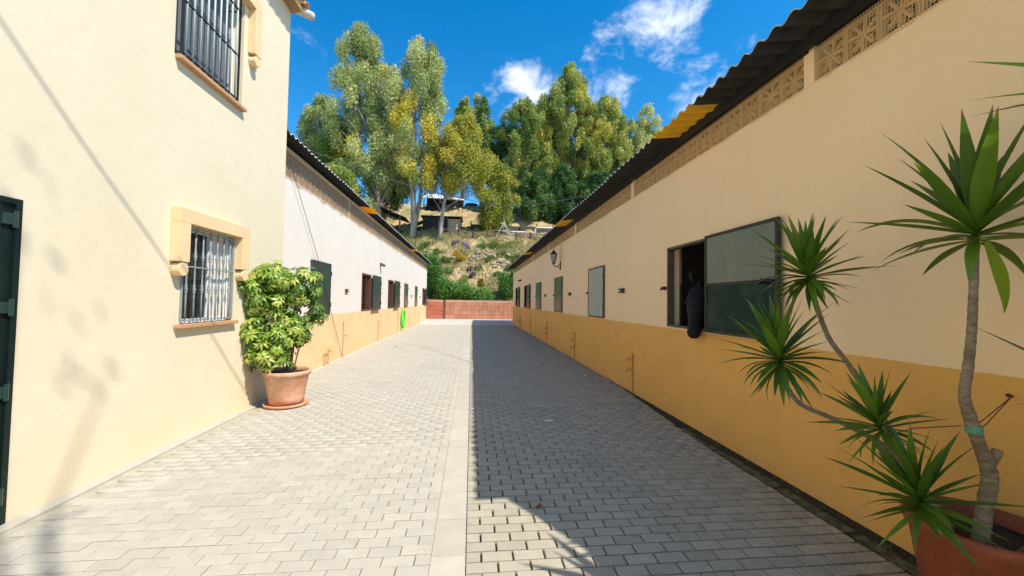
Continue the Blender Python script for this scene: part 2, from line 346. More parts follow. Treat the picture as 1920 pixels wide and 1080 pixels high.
L_bush = leafmat('bright_green_bush_leaf', [(0.048, 0.143, 0.029), (0.107, 0.243, 0.04), (0.17, 0.346, 0.055), (0.288, 0.486, 0.095)])
L_grass = leafmat('dry_grass_blade', [(.20, .22, .06), (.42, .36, .14), (.52, .42, .20)])
L_gcov = leafmat('ground_cover_green', [(0.104, 0.192, 0.036), (0.182, 0.264, 0.06), (0.338, 0.36, 0.096)])
L_purp = leafmat('purple_flower', [(.20, .15, .13), (.32, .19, .32), (.40, .24, .42)])
L_gold = leafmat('yellow_flower', [(.16, .18, .03), (.60, .34, .02), (.70, .42, .03)])
L_yucca = leafmat('yucca_leaf', [(0.05, 0.127, 0.01), (0.086, 0.187, 0.012), (0.144, 0.264, 0.018)], .22, .38, None, .4)
def tips(m):
    t = m.node_tree; p = t.nodes['Principled BSDF']; src = p.inputs['Base Color'].links[0].from_socket
    tc = N(t, 'ShaderNodeTexCoord'); sx = sep(t, tc.outputs['Generated']); nz = noise(t, tc.outputs['Object'], 9, 4, .6, (1, 14, 1))
    c = mixc(t, maprange(t, nz, .35, .7, 0, .45), src, (.11, .17, .03))
    c = mixc(t, maprange(t, math_(t, 'ADD', sx.outputs[0], math_(t, 'MULTIPLY', nz, .25)), 1.02, 1.12, 0, .9), c, (.30, .17, .06))
    Lk(t, c, p.inputs['Base Color'])
tips(L_yucca)
L_yuccay = leafmat('yellowing_yucca_leaf', [(.22, .34, .02), (.30, .40, .02)], .35, .45, None)
L_umb = leafmat('variegated_umbrella_leaf', [(.09, .19, .02), (.19, .32, .035), (.36, .47, .06), (.56, .58, .13)], .3, .35, None, .5)
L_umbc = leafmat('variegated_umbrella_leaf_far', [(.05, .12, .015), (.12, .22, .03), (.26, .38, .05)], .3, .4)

# ------------------------------------------------------------------ terrain
PY = [29.5, 31.9, 33, 34.5, 36, 38, 40, 42, 43.2, 45, 47, 50, 54, 60, 64, 70, 90, 160]
PZ = [-.6, 1.0, 1.55, 2.4, 3.7, 5.2, 6.8, 7.8, 8.75, 9.1, 9.9, 10.9, 12.9, 15.4, 16.9, 17.3, 15.5, 9]
def tz(x, y):
    z = np.interp(y, PY, PZ)
    z = z + np.where(y > 32.5, 1, 0)*(.22*np.sin(x*.9+y*.7)+.15*np.sin(x*2.3-y*1.9)+.1*np.sin(x*4.1+y*3.3)) * np.clip((y-32)/5, 0, 1)
    z = z - np.clip((x-8)*.10, 0, 3)*np.clip((y-44)/10, 0, 1)
    return z
def build_ground():
    g = MB(); g.box(-300, 300, -300, 31.7, -.6, -.10); g.build('ground', M_conc)['kind'] = 'structure'
    xs = np.concatenate([np.linspace(-120, -24, 20), np.linspace(-22, 30, 190), np.linspace(33, 130, 20)]); ys = np.concatenate([np.linspace(31.9, 52, 130), np.linspace(52.5, 80, 50), np.linspace(83, 220, 20)])
    X, Y = np.meshgrid(xs, ys); Z = tz(X, Y)
    near = (X > -24) & (X < 32) & (Y < 70) & (Y > 32.3)
    Z = Z + near*(rng.random(X.shape)-.5)*.14
    nx, ny = len(xs), len(ys); V = np.stack([X, Y, Z], -1).reshape(-1, 3)
    i = (np.arange(ny-1)[:, None]*nx + np.arange(nx-1)[None]).ravel()
    Q = np.stack([i, i+1, i+nx+1, i+nx], 1)
    o = put(bpy.data.objects.new('hillside', np_mesh('hillside', V, Q, M_hill, smooth=True))); o['kind'] = 'structure'
build_ground()

# ------------------------------------------------------------------ paving
XR = 2.98; XH = -3.272; XB = -3.54
PW, PD = .2055, .1028
def build_paving():
    def bed(name, m, x0, x1, lab=None):
        b = MB(); b.box(x0, x1, -6, 26.1, -.09, -.014 if x0 < -1 else -.022); o = b.build(name, m); o['kind'] = 'structure'; return o
    left = bed('paved_lane', M_sand, XB-.1, -.232); right = bed('paved_lane', M_moss, -.004, XR+.02)
    base = MB()   # one paver: top, chamfer, sides
    def ring(dx, dy, z): return [(-dx, -dy, z), (dx, -dy, z), (dx, dy, z), (-dx, dy, z)]
    gap = .0025
    def pv(w):
        hx, hy = w/2-gap, PD/2-gap
        return np.array(ring(hx-.005, hy-.005, 0)+ring(hx-.0012, hy-.0012, -.0035)+ring(hx, hy, -.03))
    Q0 = [(0, 1, 2, 3)]+[(a+(i+1) % 4, a+i, a+4+i, a+4+(i+1) % 4) for a in (0, 4) for i in range(4)]
    def me_of(w):
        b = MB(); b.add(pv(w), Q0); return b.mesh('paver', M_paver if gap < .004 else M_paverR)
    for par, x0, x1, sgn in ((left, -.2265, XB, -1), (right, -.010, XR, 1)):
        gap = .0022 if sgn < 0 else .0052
        cache = {}
        items = []
        r = -30
        while True:
            y = r*PD + .02
            if y > 26.0: break
            off = (r % 2)*.5
            x = 0.
            k = 0
            while True:
                w = PW/2 if (k == 0 and off) else PW
                lim = abs(x1-x0)-(float(np.interp(y, [4.2, 7.5], [.25, .03])) if sgn > 0 else .02)
                if x >= lim-.03: break
                last = x+w > lim
                if last: w = round(lim-x, 2)
                xc = x0 + sgn*(x + w/2)
                if last:
                    if not (sgn < 0 and y < 7.2): items.append((xc, y, w))
                    break
                if not (sgn < 0 and y < 7.2 and xc-w/2 < XH+.1): items.append((xc, y, w))
                x += w; k += 1
            r += 1
        def vis(it):
            X, Y = it[0], it[1]
            return Y > 2.1 and abs(X/Y - .105) < 1.36
        it_v = sorted([i for i in items if vis(i)], key=lambda i: i[0]**2+i[1]**2)[:300]
        s = set(it_v)
        for (xc, y, w) in it_v:
            M = Matrix.Translation((xc, y, random.gauss(0, .0012))) @ Matrix.Rotation(random.gauss(0, .006), 4, 'Z') @ Matrix.Rotation(random.gauss(0, .004), 4, 'X')
            kw = round(w, 3)
            if kw not in cache: cache[kw] = me_of(w)
            inst('paver', cache[kw], par, M)
        rest = [i for i in items if i not in s]
        A = np.array([(i[0], i[1], i[2]) for i in rest]); n = len(A)
        V = np.empty((n, 12, 3))
        fw = pv(PW); V[:] = fw[None]; V[:, :, 0] += np.sign(fw[None, :, 0])*(A[:, 2:3]-PW)/2
        th = rng.normal(0, .006, n)[:, None]; X = V[:, :, 0].copy(); Yv = V[:, :, 1].copy()
        V[:, :, 0] = X - th*Yv + A[:, 0:1]; V[:, :, 1] = Yv + th*X + A[:, 1:2]; V[:, :, 2] += rng.normal(0, .0012, n)[:, None] + rng.normal(0, .004, n)[:, None]*Yv
        Q = (np.array(Q0)[None] + (np.arange(n)*12)[:, None, None]).reshape(-1, 4)
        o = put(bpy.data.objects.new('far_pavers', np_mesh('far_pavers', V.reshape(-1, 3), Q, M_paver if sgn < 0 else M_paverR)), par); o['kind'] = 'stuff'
    # slab strip down the middle
    b = MB(); b.box(-.232, -.004, -6, 26.1, -.09, -.02); st = b.build('drain_strip', M_sand); st['kind'] = 'structure'
    b = MB(); b.box(-.109, .109, -.209, .209, -.03, 0); sm = b.mesh('slab', M_slab)
    for i in range(76):
        inst('slab', sm, st, Matrix.Translation((-.118, -4+.42*i+.1, random.gauss(0.001, .001))))
    # apron that rises to the end wall
    b = MB(); ys = [26.1, 27.5, 29, 30.5, 31.75]; zs = [.0, .015, .05, .10, .13]
    vs = []
    for y, z in zip(ys, zs): vs += [(-9, y, z), (9, y, z), (9, y, -.3), (-9, y, -.3)]
    fs = []
    for i in range(4):
        a = i*4; fs += [(a, a+1, a+5, a+4), (a+2, a+3, a+7, a+6)]
    fs += [(0, 3, 2, 1), (16, 17, 18, 19)]
    b.add(vs, fs); o = b.build('concrete_apron', M_conc); o['kind'] = 'structure'
    # pale cement fillet at the foot of the left walls
    b = MB(); b.add([(XH-.01, -6, .022), (XH+.08, -6, .002), (XH+.08, 7.15, .002), (XH-.01, 7.15, .022), (XH-.01, -6, -.05), (XH+.08, -6, -.05), (XH+.08, 7.15, -.05), (XH-.01, 7.15, -.05)], [(0, 1, 2, 3), (1, 5, 6, 2), (4, 7, 6, 5), (0, 3, 7, 4), (0, 4, 5, 1), (3, 2, 6, 7)])
    b.build('cement_fillet', M_slab)['kind'] = 'structure'
    b = MB(); b.add([(XB-.01, 7.15, .02), (XB+.06, 7.15, .003), (XB+.06, 26.2, .003), (XB-.01, 26.2, .02), (XB-.01, 7.15, -.05), (XB+.06, 7.15, -.05), (XB+.06, 26.2, -.05), (XB-.01, 26.2, -.05)], [(0, 1, 2, 3), (1, 5, 6, 2), (4, 7, 6, 5), (0, 3, 7, 4), (0, 4, 5, 1), (3, 2, 6, 7)])
    b.build('cement_fillet', M_slab)['kind'] = 'structure'
    # earthy gap with kerb stones and moss along the right wall
    gut = MB(); gut.add([(2.70, -2, -.012), (XR, -2, -.012), (XR, 7.6, -.012), (2.93, 7.6, -.012), (2.71, 4.2, -.012), (2.70, -2, -.05), (XR, -2, -.05), (XR, 7.6, -.05), (2.93, 7.6, -.05), (2.71, 4.2, -.05)], [(0, 1, 2, 3, 4), (0, 5, 6, 1), (1, 6, 7, 2), (2, 7, 8, 3), (3, 8, 9, 4), (4, 9, 5, 0)]); g = gut.build('mossy_gutter', M_soil); g['kind'] = 'structure'
    y = 1.6
    while y < 4.9:
        l = random.uniform(.22, .38); b = MB(); w = .10 if y < 5 else .09
        x0 = float(np.interp(y, [4.2, 6], [2.80, 2.88]))
        b.box(x0-w/2, x0+w/2, y, y+l-.02, -.04, random.uniform(-.012, .004)); o = b.build('edge_stone', M_mossstone, g, bevel=.006, M=Matrix.Rotation(random.gauss(0, .004), 4, 'Z')); y += l
    V, Q, n = [], [], 0
    for k in range(700):
        yy = 1.3+7*random.random()**1.3; xx = (2.73+random.choice((0, 0, .13, .2)) if yy < 4.3 else 2.97-(2.97-2.75)*max(0, (7.5-yy)/3.2)*random.choice((1, .3, .1)))+random.gauss(0, .018); r = random.uniform(.005, .016)
        if xx > XR-.01: xx = XR-.015
        b0 = len(V)
        for a in range(6): V.append((xx+r*math.cos(a*1.047), yy+r*1.6*math.sin(a*1.047), -.012))
        for a in range(6): V.append((xx+.6*r*math.cos(a*1.047), yy+r*math.sin(a*1.047), -.012+r*.7))
        for a in range(6): Q.append((b0+a, b0+(a+1) % 6, b0+6+(a+1) % 6, b0+6+a))
        Q.append((b0+6, b0+7, b0+8, b0+9)); Q.append((b0+6, b0+9, b0+10, b0+11))
    o = put(bpy.data.objects.new('moss', np_mesh('moss', V, Q, M_mossclump))); meta(o, 'dark green moss in the gap at the foot of the right wall', 'moss', None, 'stuff')
build_paving()

# ------------------------------------------------------------------ walls with openings
def wall_sheet(xf, xb, y0, y1, z0, z1, holes, topf=None):
    ys = sorted({y0, y1, *[h[0] for h in holes], *[h[1] for h in holes]}); zs = sorted({z0, z1, *[h[2] for h in holes], *[h[3] for h in holes]})
    def solid(i, j):
        if i < 0 or j < 0 or i >= len(ys)-1 or j >= len(zs)-1: return False
        a, b = (ys[i]+ys[i+1])/2, (zs[j]+zs[j+1])/2
        return not any(h[0] < a < h[1] and h[2] < b < h[3] for h in holes)
    m = MB()
    for i in range(len(ys)-1):
        for j in range(len(zs)-1):
            if not solid(i, j): continue
            a, b, c, d = ys[i], ys[i+1], zs[j], zs[j+1]
            m.add([(xf, a, c), (xf, b, c), (xf, b, d), (xf, a, d)], [(0, 1, 2, 3)]); m.add([(xb, a, c), (xb, b, c), (xb, b, d), (xb, a, d)], [(0, 1, 2, 3)])
            if not solid(i-1, j): m.add([(xf, a, c), (xb, a, c), (xb, a, d), (xf, a, d)], [(0, 1, 2, 3)])
            if not solid(i+1, j): m.add([(xf, b, c), (xb, b, c), (xb, b, d), (xf, b, d)], [(0, 1, 2, 3)])
            if not solid(i, j-1): m.add([(xf, a, c), (xf, b, c), (xb, b, c), (xb, a, c)], [(0, 1, 2, 3)])
            if not solid(i, j+1): m.add([(xf, a, d), (xf, b, d), (xb, b, d), (xb, a, d)], [(0, 1, 2, 3)])
    return m

def corrugated(name, parent, y0, xa, za, xb, zb, mats, npitch=5, pitch=.19, amp=.023, th=.012):
    n = npitch*8; top = []; 
    V = []; F = []; MI = []
    for i in range(n+1):
        t = i/n*npitch; y = y0+t*pitch
        d = amp*(1 if math.cos(2*math.pi*t) > 0 else -1)*abs(math.cos(2*math.pi*t))**.7
        V += [(xa, y, za+d+th), (xb, y, zb+d+th), (xa, y, za+d), (xb, y, zb+d)]
    for i in range(n):
        a = i*4; b = a+4
        F += [(a, b, b+1, a+1), (a+2, a+3, b+3, b+2), (a, a+2, b+2, b)]; MI += [0, 1, 0]
    m = MB(); m.add(V, F); m.m = MI
    o = m.build(name, mats, parent, smooth=True); return o

def lattice_mesh(w, h, m):
    b = MB(); t = .022; d = .05
    b.box(0, d, -w/2+.002, -w/2+t, -h/2, h/2); b.box(0, d, w/2-t, w/2-.002, -h/2, h/2); b.box(.003, d, -w/2+t, w/2-t, -h/2, -h/2+.018); b.box(.003, d, -w/2+t, w/2-t, h/2-.018, h/2)
    for k in range(4):
        a = k*math.pi/4+.12
        hy, hz = (w/2-t)*math.cos(a)*1.05, (h/2-.02)*math.sin(a)*1.05
        b.bar((.01+k*.006, -hy, -hz), (.01+k*.006, hy, hz), .020)
    for k in range(8):    # curved petals
        a = k*math.pi/4+.5; r = .34
        b.bar((.035, w*.17*math.cos(a), h*.17*math.sin(a)), (.035, w*.42*math.cos(a+.35), h*.42*math.sin(a+.35)), .013)
    b.lathe([(.036, -.01), (.036, .01)], (0, 0, 0), 8, M=Matrix.Translation((.02, 0, 0)) @ Matrix.Rotation(R(90), 4, 'Y'))
    return b.mesh('lattice_block', m)

def shutter(parent, xf, y0, y1, z0, z1, side, msheet, mlow=None, midrail=False, bolt=True, frame=M_brownframe, out=.0, label=None):
    """a hinged metal leaf; side = -1 street lies towards -x, +1 towards +x"""
    s = side; a, b = xf+s*(.008+out), xf+s*(.034+out)
    m = MB(); x0, x1 = min(a, b), max(a, b)
    if mlow:
        zm = (z0+z1)/2-.02
        m.box(x0, x1, y0+.03, y1-.03, zm, z1-.03); o = m.build('shutter', msheet, parent)
        l = MB(); l.box(x0+.001, x1-.001, y0+.03, y1-.03, z0+.03, zm-.003); l.build('lower_panel', mlow, o)
    else:
        m.box(x0, x1, y0+.03, y1-.03, z0+.03, z1-.03); o = m.build('shutter', msheet, parent)
    if label: o['label'] = label
    f = MB(); e = .010; xa, xb = (x0-e, x1+.001)
    if s > 0: xa, xb = (x0-.001, x1+e)
    f.box(xa, xb, y0, y0+.035, z0, z1); f.box(xa, xb, y1-.035, y1, z0, z1); f.box(xa+.001, xb-.001, y0+.035, y1-.035, z0, z0+.035); f.box(xa+.001, xb-.001, y0+.035, y1-.035, z1-.035, z1)
    if midrail: f.box(xa+.001, xb-.001, y0+.035, y1-.035, (z0+z1)/2-.03, (z0+z1)/2+.005)
    f.build('frame', frame, o, bevel=.003)
    xo = xf+s*(.05+out)
    hy = y0 if side < 0 else y1
    for hz in (z0+.25, z1-.25):
        h = MB(); h.tube([(xo, hy, hz-.06), (xo, hy, hz+.06)], .012, 8); h.build('hinge', frame, o)
    return o
def bolt(parent, xf, y, z, s, m=M_rust, L=.12):
    b = MB(); x = xf+s*.05
    b.bar((x, y-L, z), (x, y+L, z), .018); b.box(min(xf, x), max(xf, x), y-.035, y-.015, z-.025, z+.025); b.box(min(xf, x), max(xf, x), y+.015, y+.035, z-.025, z+.025); b.bar((x, y, z), (x+s*.04, y, z-.03), .014)
    return b.build('bolt', m, parent)

# ------------------------------------------------------------------ right stable block
PIL_R = [3.165, 7.05, 11.13, 15.2, 19.3, 23.6, 27.9]
def build_right():
    t = thing('stable_block', 'long peach and ochre stable block on the shaded right side of the lane', 'stable', (XR+2.5, 14, 0))
    Z0, Z1, Z2 = 3.63, 3.92, 4.02
    holes = [(4.65, 5.70, 1.30, 2.49), (8.55, 9.70, 1.29, 2.48), (12.65, 13.8, 1.29, 2.49), (16.6, 17.85, 1.30, 2.50), (20.85, 22.0, 1.29, 2.50), (25.2, 26.4, 1.30, 2.50)]
    wall_sheet(XR, XR+.18, 1.5, 28.15, -.1, Z0, holes).build('wall', M_rwall, t)
    for y in PIL_R:
        b = MB(); b.box(XR-.004, XR+.18, y-.055, y+.055, Z0, Z1+.03); b.build('pillar', M_rwall, t)
        b = MB(); b.box(XR-.05, XR+.1, y-.03 if y > 4 else y+.0, y+.09 if y > 4 else y+.09, Z1-.005, Z1+.045); b.build('bracket', M_dark, t)
    # unseen wall added behind the camera, its top shaped to cast the shadow edge
    prof = [(1.5, 4.36), (1.37, 4.27), (1.2, 3.9), (1.01, 3.55), (.89, 3.40), (.5, 2.95), (0, 2.55), (-.8, 2.35), (-5, 2.35)]
    g = MB(); n = len(prof); vs = []
    for x in (XR, XR+.18): vs += [(x, y, z) for y, z in prof] + [(x, y, -.1) for y, z in prof]
    fs = []
    for i in range(n-1):
        fs += [(i, i+1, n+i+1, n+i), (2*n+i, 2*n+i+1, 3*n+i+1, 3*n+i), (i, i+1, 2*n+i+1, 2*n+i)]
    fs += [(0, n, 3*n, 2*n)]
    g.add(vs, fs); g.build('shadow_edge_wall', M_rwall, t)
    lm = lattice_mesh(.29, Z1-Z0, M_block)
    ed = [1.5]+[v for y in PIL_R for v in (y-.055, y+.055)]+[28.15]
    cnt = 0
    for i in range(0, len(ed), 2):
        a, b_ = ed[i], ed[i+1]; n = round((b_-a)/.29)
        if n < 1: continue
        w = (b_-a)/n
        for k in range(n):
            inst('lattice_block', lm, t, Matrix.Translation((XR+.02, a+w*(k+.5), (Z0+Z1)/2)) @ Matrix.Diagonal((1, w/.29, 1, 1)) @ (Matrix.Rotation(math.pi if (k % 2) else 0, 4, 'X')))
        nb = MB()
        # the netting sags a little and is cut unevenly
        m = 24; 
        vs = []
        for q in range(m+1):
            y = a+.004+(b_-a-.008)*q/m; vs += [(XR-.006+.004*math.sin(q*1.7), y, Z0-.02-.012*random.random()), (XR-.004, y, Z1+.005)]
        nb.add(vs, [(2*q, 2*q+2, 2*q+3, 2*q+1) for q in range(m)]); nb.build('netting', M_net, t)
    # dark beam under the eave, on the wall head
    b = MB(); b.box(XR-.09, XR-.035, 1.5, 28.15, Z1+.0, Z2+.01); b.build('eave_beam', M_dark, t)
    b = MB(); b.box(XR-.035, XR+.18, 1.5, 28.15, Z1+.031, Z2); b.build('wall_plate', M_dark, t)
    i = 0; y = 1.5
    while y < 28.1:
        xe = XR-.45+random.uniform(-.012, .012)
        yy = i in (3, 10, 18)
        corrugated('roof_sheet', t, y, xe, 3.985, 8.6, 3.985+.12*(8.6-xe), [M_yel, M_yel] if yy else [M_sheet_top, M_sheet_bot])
        if yy: t.children[-1]['label'] = 'yellow translucent roof sheet'
        y += .95; i += 1
    # body of the building
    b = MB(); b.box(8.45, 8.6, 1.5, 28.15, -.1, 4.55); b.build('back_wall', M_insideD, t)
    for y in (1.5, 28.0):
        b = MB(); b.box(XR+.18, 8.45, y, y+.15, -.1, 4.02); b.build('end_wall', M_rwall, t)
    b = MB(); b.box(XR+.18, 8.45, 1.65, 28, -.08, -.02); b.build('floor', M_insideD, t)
    b = MB(); b.box(XR+.18, 3.25, 5.79, 5.93, -.02, 3.3); b.build('partition', mat('partition_plaster', (.50, .40, .27), .9, (.42, .33, .22), 3, hook=plinth_hook(1.95, (.22, .13, .07), (.18, .11, .06))), t)
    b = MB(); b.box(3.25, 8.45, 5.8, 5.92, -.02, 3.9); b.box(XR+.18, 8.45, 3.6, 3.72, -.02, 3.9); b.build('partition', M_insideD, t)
    b = MB(); b.box(6.2, 6.3, 3.72, 5.8, -.02, 1.9); b.build('stall_screen', M_inside, t)
    # the open hatch, its lining and its leaf folded back on the wall
    b = MB(); y0, y1, z0, z1 = 4.65, 5.70, 1.30, 2.49
    for (a, c, d, e) in ((y0-.0, y0+.03, z0, z1), (y1-.03, y1, z0, z1), (y0+.03, y1-.03, z0, z0+.03), (y0+.03, y1-.03, z1-.03, z1)): b.box(XR-.02, XR+.08, a, c, d, e)
    b.build('hatch_frame', M_brownframe, t, bevel=.003)
    lf = shutter(t, XR, 3.46, 4.645, 1.295, 2.50, -1, M_leafin, M_leaflow, True, out=.03, label='grey-green shutter leaf standing open beside the horse', frame=M_darkframe)
    bolt(lf, XR-.05, 3.62, 1.885, -1, M_iron, .13)
    bolt(t, XR-.005, 5.77, 1.88, -1, M_rust, .05)
    # closed leaves and far open ones
    for (a, c, m, fr) in ((8.55, 9.70, M_pale, M_brownframe), (12.65, 13.8, M_greenrefl, M_brownframe), (16.6, 17.85, M_greenrefl, M_brownframe)):
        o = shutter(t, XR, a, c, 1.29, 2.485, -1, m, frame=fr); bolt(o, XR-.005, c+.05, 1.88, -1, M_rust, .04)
        if m is M_pale: o['label'] = 'pale grey weathered shutter with dark drips'
    for (a, c) in ((20.85, 22.0), (25.2, 26.35)):
        b = MB(); y0, y1, z0, z1 = a, c, 1.29, 2.50
        for (p, q, r, s) in ((y0, y0+.06, z0, z1), (y1-.06, y1, z0, z1), (y0+.06, y1-.06, z0, z0+.06), (y0+.06, y1-.06, z1-.06, z1)): b.box(XR-.02, XR+.08, p, q, r, s)
        b.build('hatch_frame', M_dark, t)
        o = shutter(t, XR, a-1.2, a-.01, 1.285, 2.50, -1, M_green, None, True, frame=M_dark, out=.02)
    # emissive tube glimpsed inside
    e = bpy.data.materials.new('fluorescent_tube'); e.use_nodes = True; p = e.node_tree.nodes['Principled BSDF']; p.inputs['Emission Color'].default_value = (1, .97, .9, 1); p.inputs['Emission Strength'].default_value = 2.2
    l = thing('tube_light', 'small lit white tube light seen inside the open stable hatch', 'light', (4.6, 5.7, 2.75))
    b = MB(); b.tube([(4.1, 5.05, 2.83), (4.75, 5.05, 2.83)], .013, 8); b.build('tube', e, l); b = MB(); b.box(4.05, 4.8, 5.02, 5.08, 2.845, 2.88); b.build('housing', M_insideD, l)
build_right()

# ------------------------------------------------------------------ left stable block
PIL_L = [11.62, 15.9, 19.6, 23.9, 28.2]
def build_left():
    t = thing('stable_block', 'long sunlit stable block with pale walls and tan base on the left', 'stable', (XB-2.5, 19, 0))
    Z0, Z1, Z2 = 3.97, 4.38, 4.50
    E = 31.5
    holes = [(13.1, 14.25, 1.25, 2.49), (17.13, 18.25, 1.26, 2.48), (28.85, 30.1, 1.26, 2.47), (21.12, 22.2, 1.26, 2.49), (25.05, 26.0, 1.26, 2.47), (9.02, 10.2, 1.25, 2.49)]
    wall_sheet(XB, XB-.18, 7.0, E, -.1, Z0, holes).build('wall', M_lwall, t)
    for y in PIL_L:
        b = MB(); b.box(XB-.18, XB+.005, y-.06, y+.06, Z0, Z1+.03); b.build('pillar', M_blockL, t)
    lm = lattice_mesh(.40, Z1-Z0, M_blockL)
    ed = [7.2]+[v for y in PIL_L for v in (y-.06, y+.06)]+[E]
    for i in range(0, len(ed), 2):
        a, b_ = ed[i], ed[i+1]; n = round((b_-a)/.30); w = (b_-a)/n
        for k in range(n):
            inst('lattice_block', lm, t, Matrix.Translation((XB-.02, a+w*(k+.5), (Z0+Z1)/2)) @ Matrix.Rotation(math.pi, 4, 'Z') @ Matrix.Diagonal((1, w/.40, 1, 1)))
        m = 30; vs = []
        for q in range(m+1):
            y = a+.004+(b_-a-.008)*q/m; vs += [(XB+.006+.008*random.random(), y, Z0-.03-.02*random.random()-(.05 if q % 9 > 6 else 0)), (XB+.006, y, Z1+.01)]
        nb = MB(); nb.add(vs, [(2*q, 2*q+2, 2*q+3, 2*q+1) for q in range(m)]); nb.build('netting', M_netL, t)
    b = MB(); b.box(XB-.16, XB+.04, 7.2, E, Z1+.031, Z2-.01); b.build('wall_plate', M_blockL, t)
    i = 0; y = 7.17
    while y < E:
        xe = XB+.28+random.uniform(-.01, .012); yy = i in (6, 17)
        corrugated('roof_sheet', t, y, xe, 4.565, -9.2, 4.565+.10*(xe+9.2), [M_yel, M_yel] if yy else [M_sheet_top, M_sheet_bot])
        if yy: t.children[-1]['label'] = 'yellow translucent roof sheet'
        y += .95; i += 1
    b = MB(); b.box(-9.2, -9.05, 7.2, E, -.1, 5.0); b.build('back_wall', M_lwall, t)
    for y in (7.2, E-.15):
        b = MB(); b.box(-9.05, XB-.18, y, y+.15, -.1, 4.5); b.build('end_wall', M_lwall, t)
    b = MB(); b.box(-9.05, XB-.18, 7.35, E-.15, -.08, -.02); b.build('floor', M_insideD, t)
    for y in (12.0, 16.0, 20.0, 24.0, 28.0):
        b = MB(); b.box(-9.0, XB-.181, y, y+.12, -.02, 4.4); b.build('partition', M_inside, t)
    # slab like closed leaf, nearest the house
    o = shutter(t, XB, 9.02, 10.2, 1.24, 2.50, 1, M_green, frame=M_green, label='large plain dark green closed shutter')
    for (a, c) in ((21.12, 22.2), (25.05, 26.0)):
        o = shutter(t, XB, a, c, 1.25, 2.49, 1, M_greenrefl, frame=M_brownframe)
    for (a, c) in ((13.1, 14.25), (17.13, 18.25), (28.85, 30.05)):
        b = MB(); y0, y1, z0, z1 = a, c, 1.25, 2.48
        for (p, q, r, s) in ((y0, y0+.05, z0, z1), (y1-.05, y1, z0, z1), (y0+.05, y1-.05, z0, z0+.04), (y0+.05, y1-.05, z1-.05, z1)): b.box(XB-.12, XB+.012, p, q, r, s)
        b.build('hatch_frame', M_rust, t)
        g = MB()
        for k in range(1, 12): g.tube([(XB-.07, a+.05, z0+.04+k*.1), (XB-.07, c-.05, z0+.04+k*.1)], .006, 5)
        for k in range(1, 6): g.tube([(XB-.075, a+.05+k*.18, z0), (XB-.075, a+.05+k*.18, z1)], .006, 5)
        g.build('hatch_grille', M_rust, t)
        o = shutter(t, XB, c+.01, c+1.2, 1.25, 2.49, 1, M_green, None, True, frame=M_green, out=.05); bolt(o, XB+.06, c+1.2, 1.86, 1, M_rail, .06)
build_left()

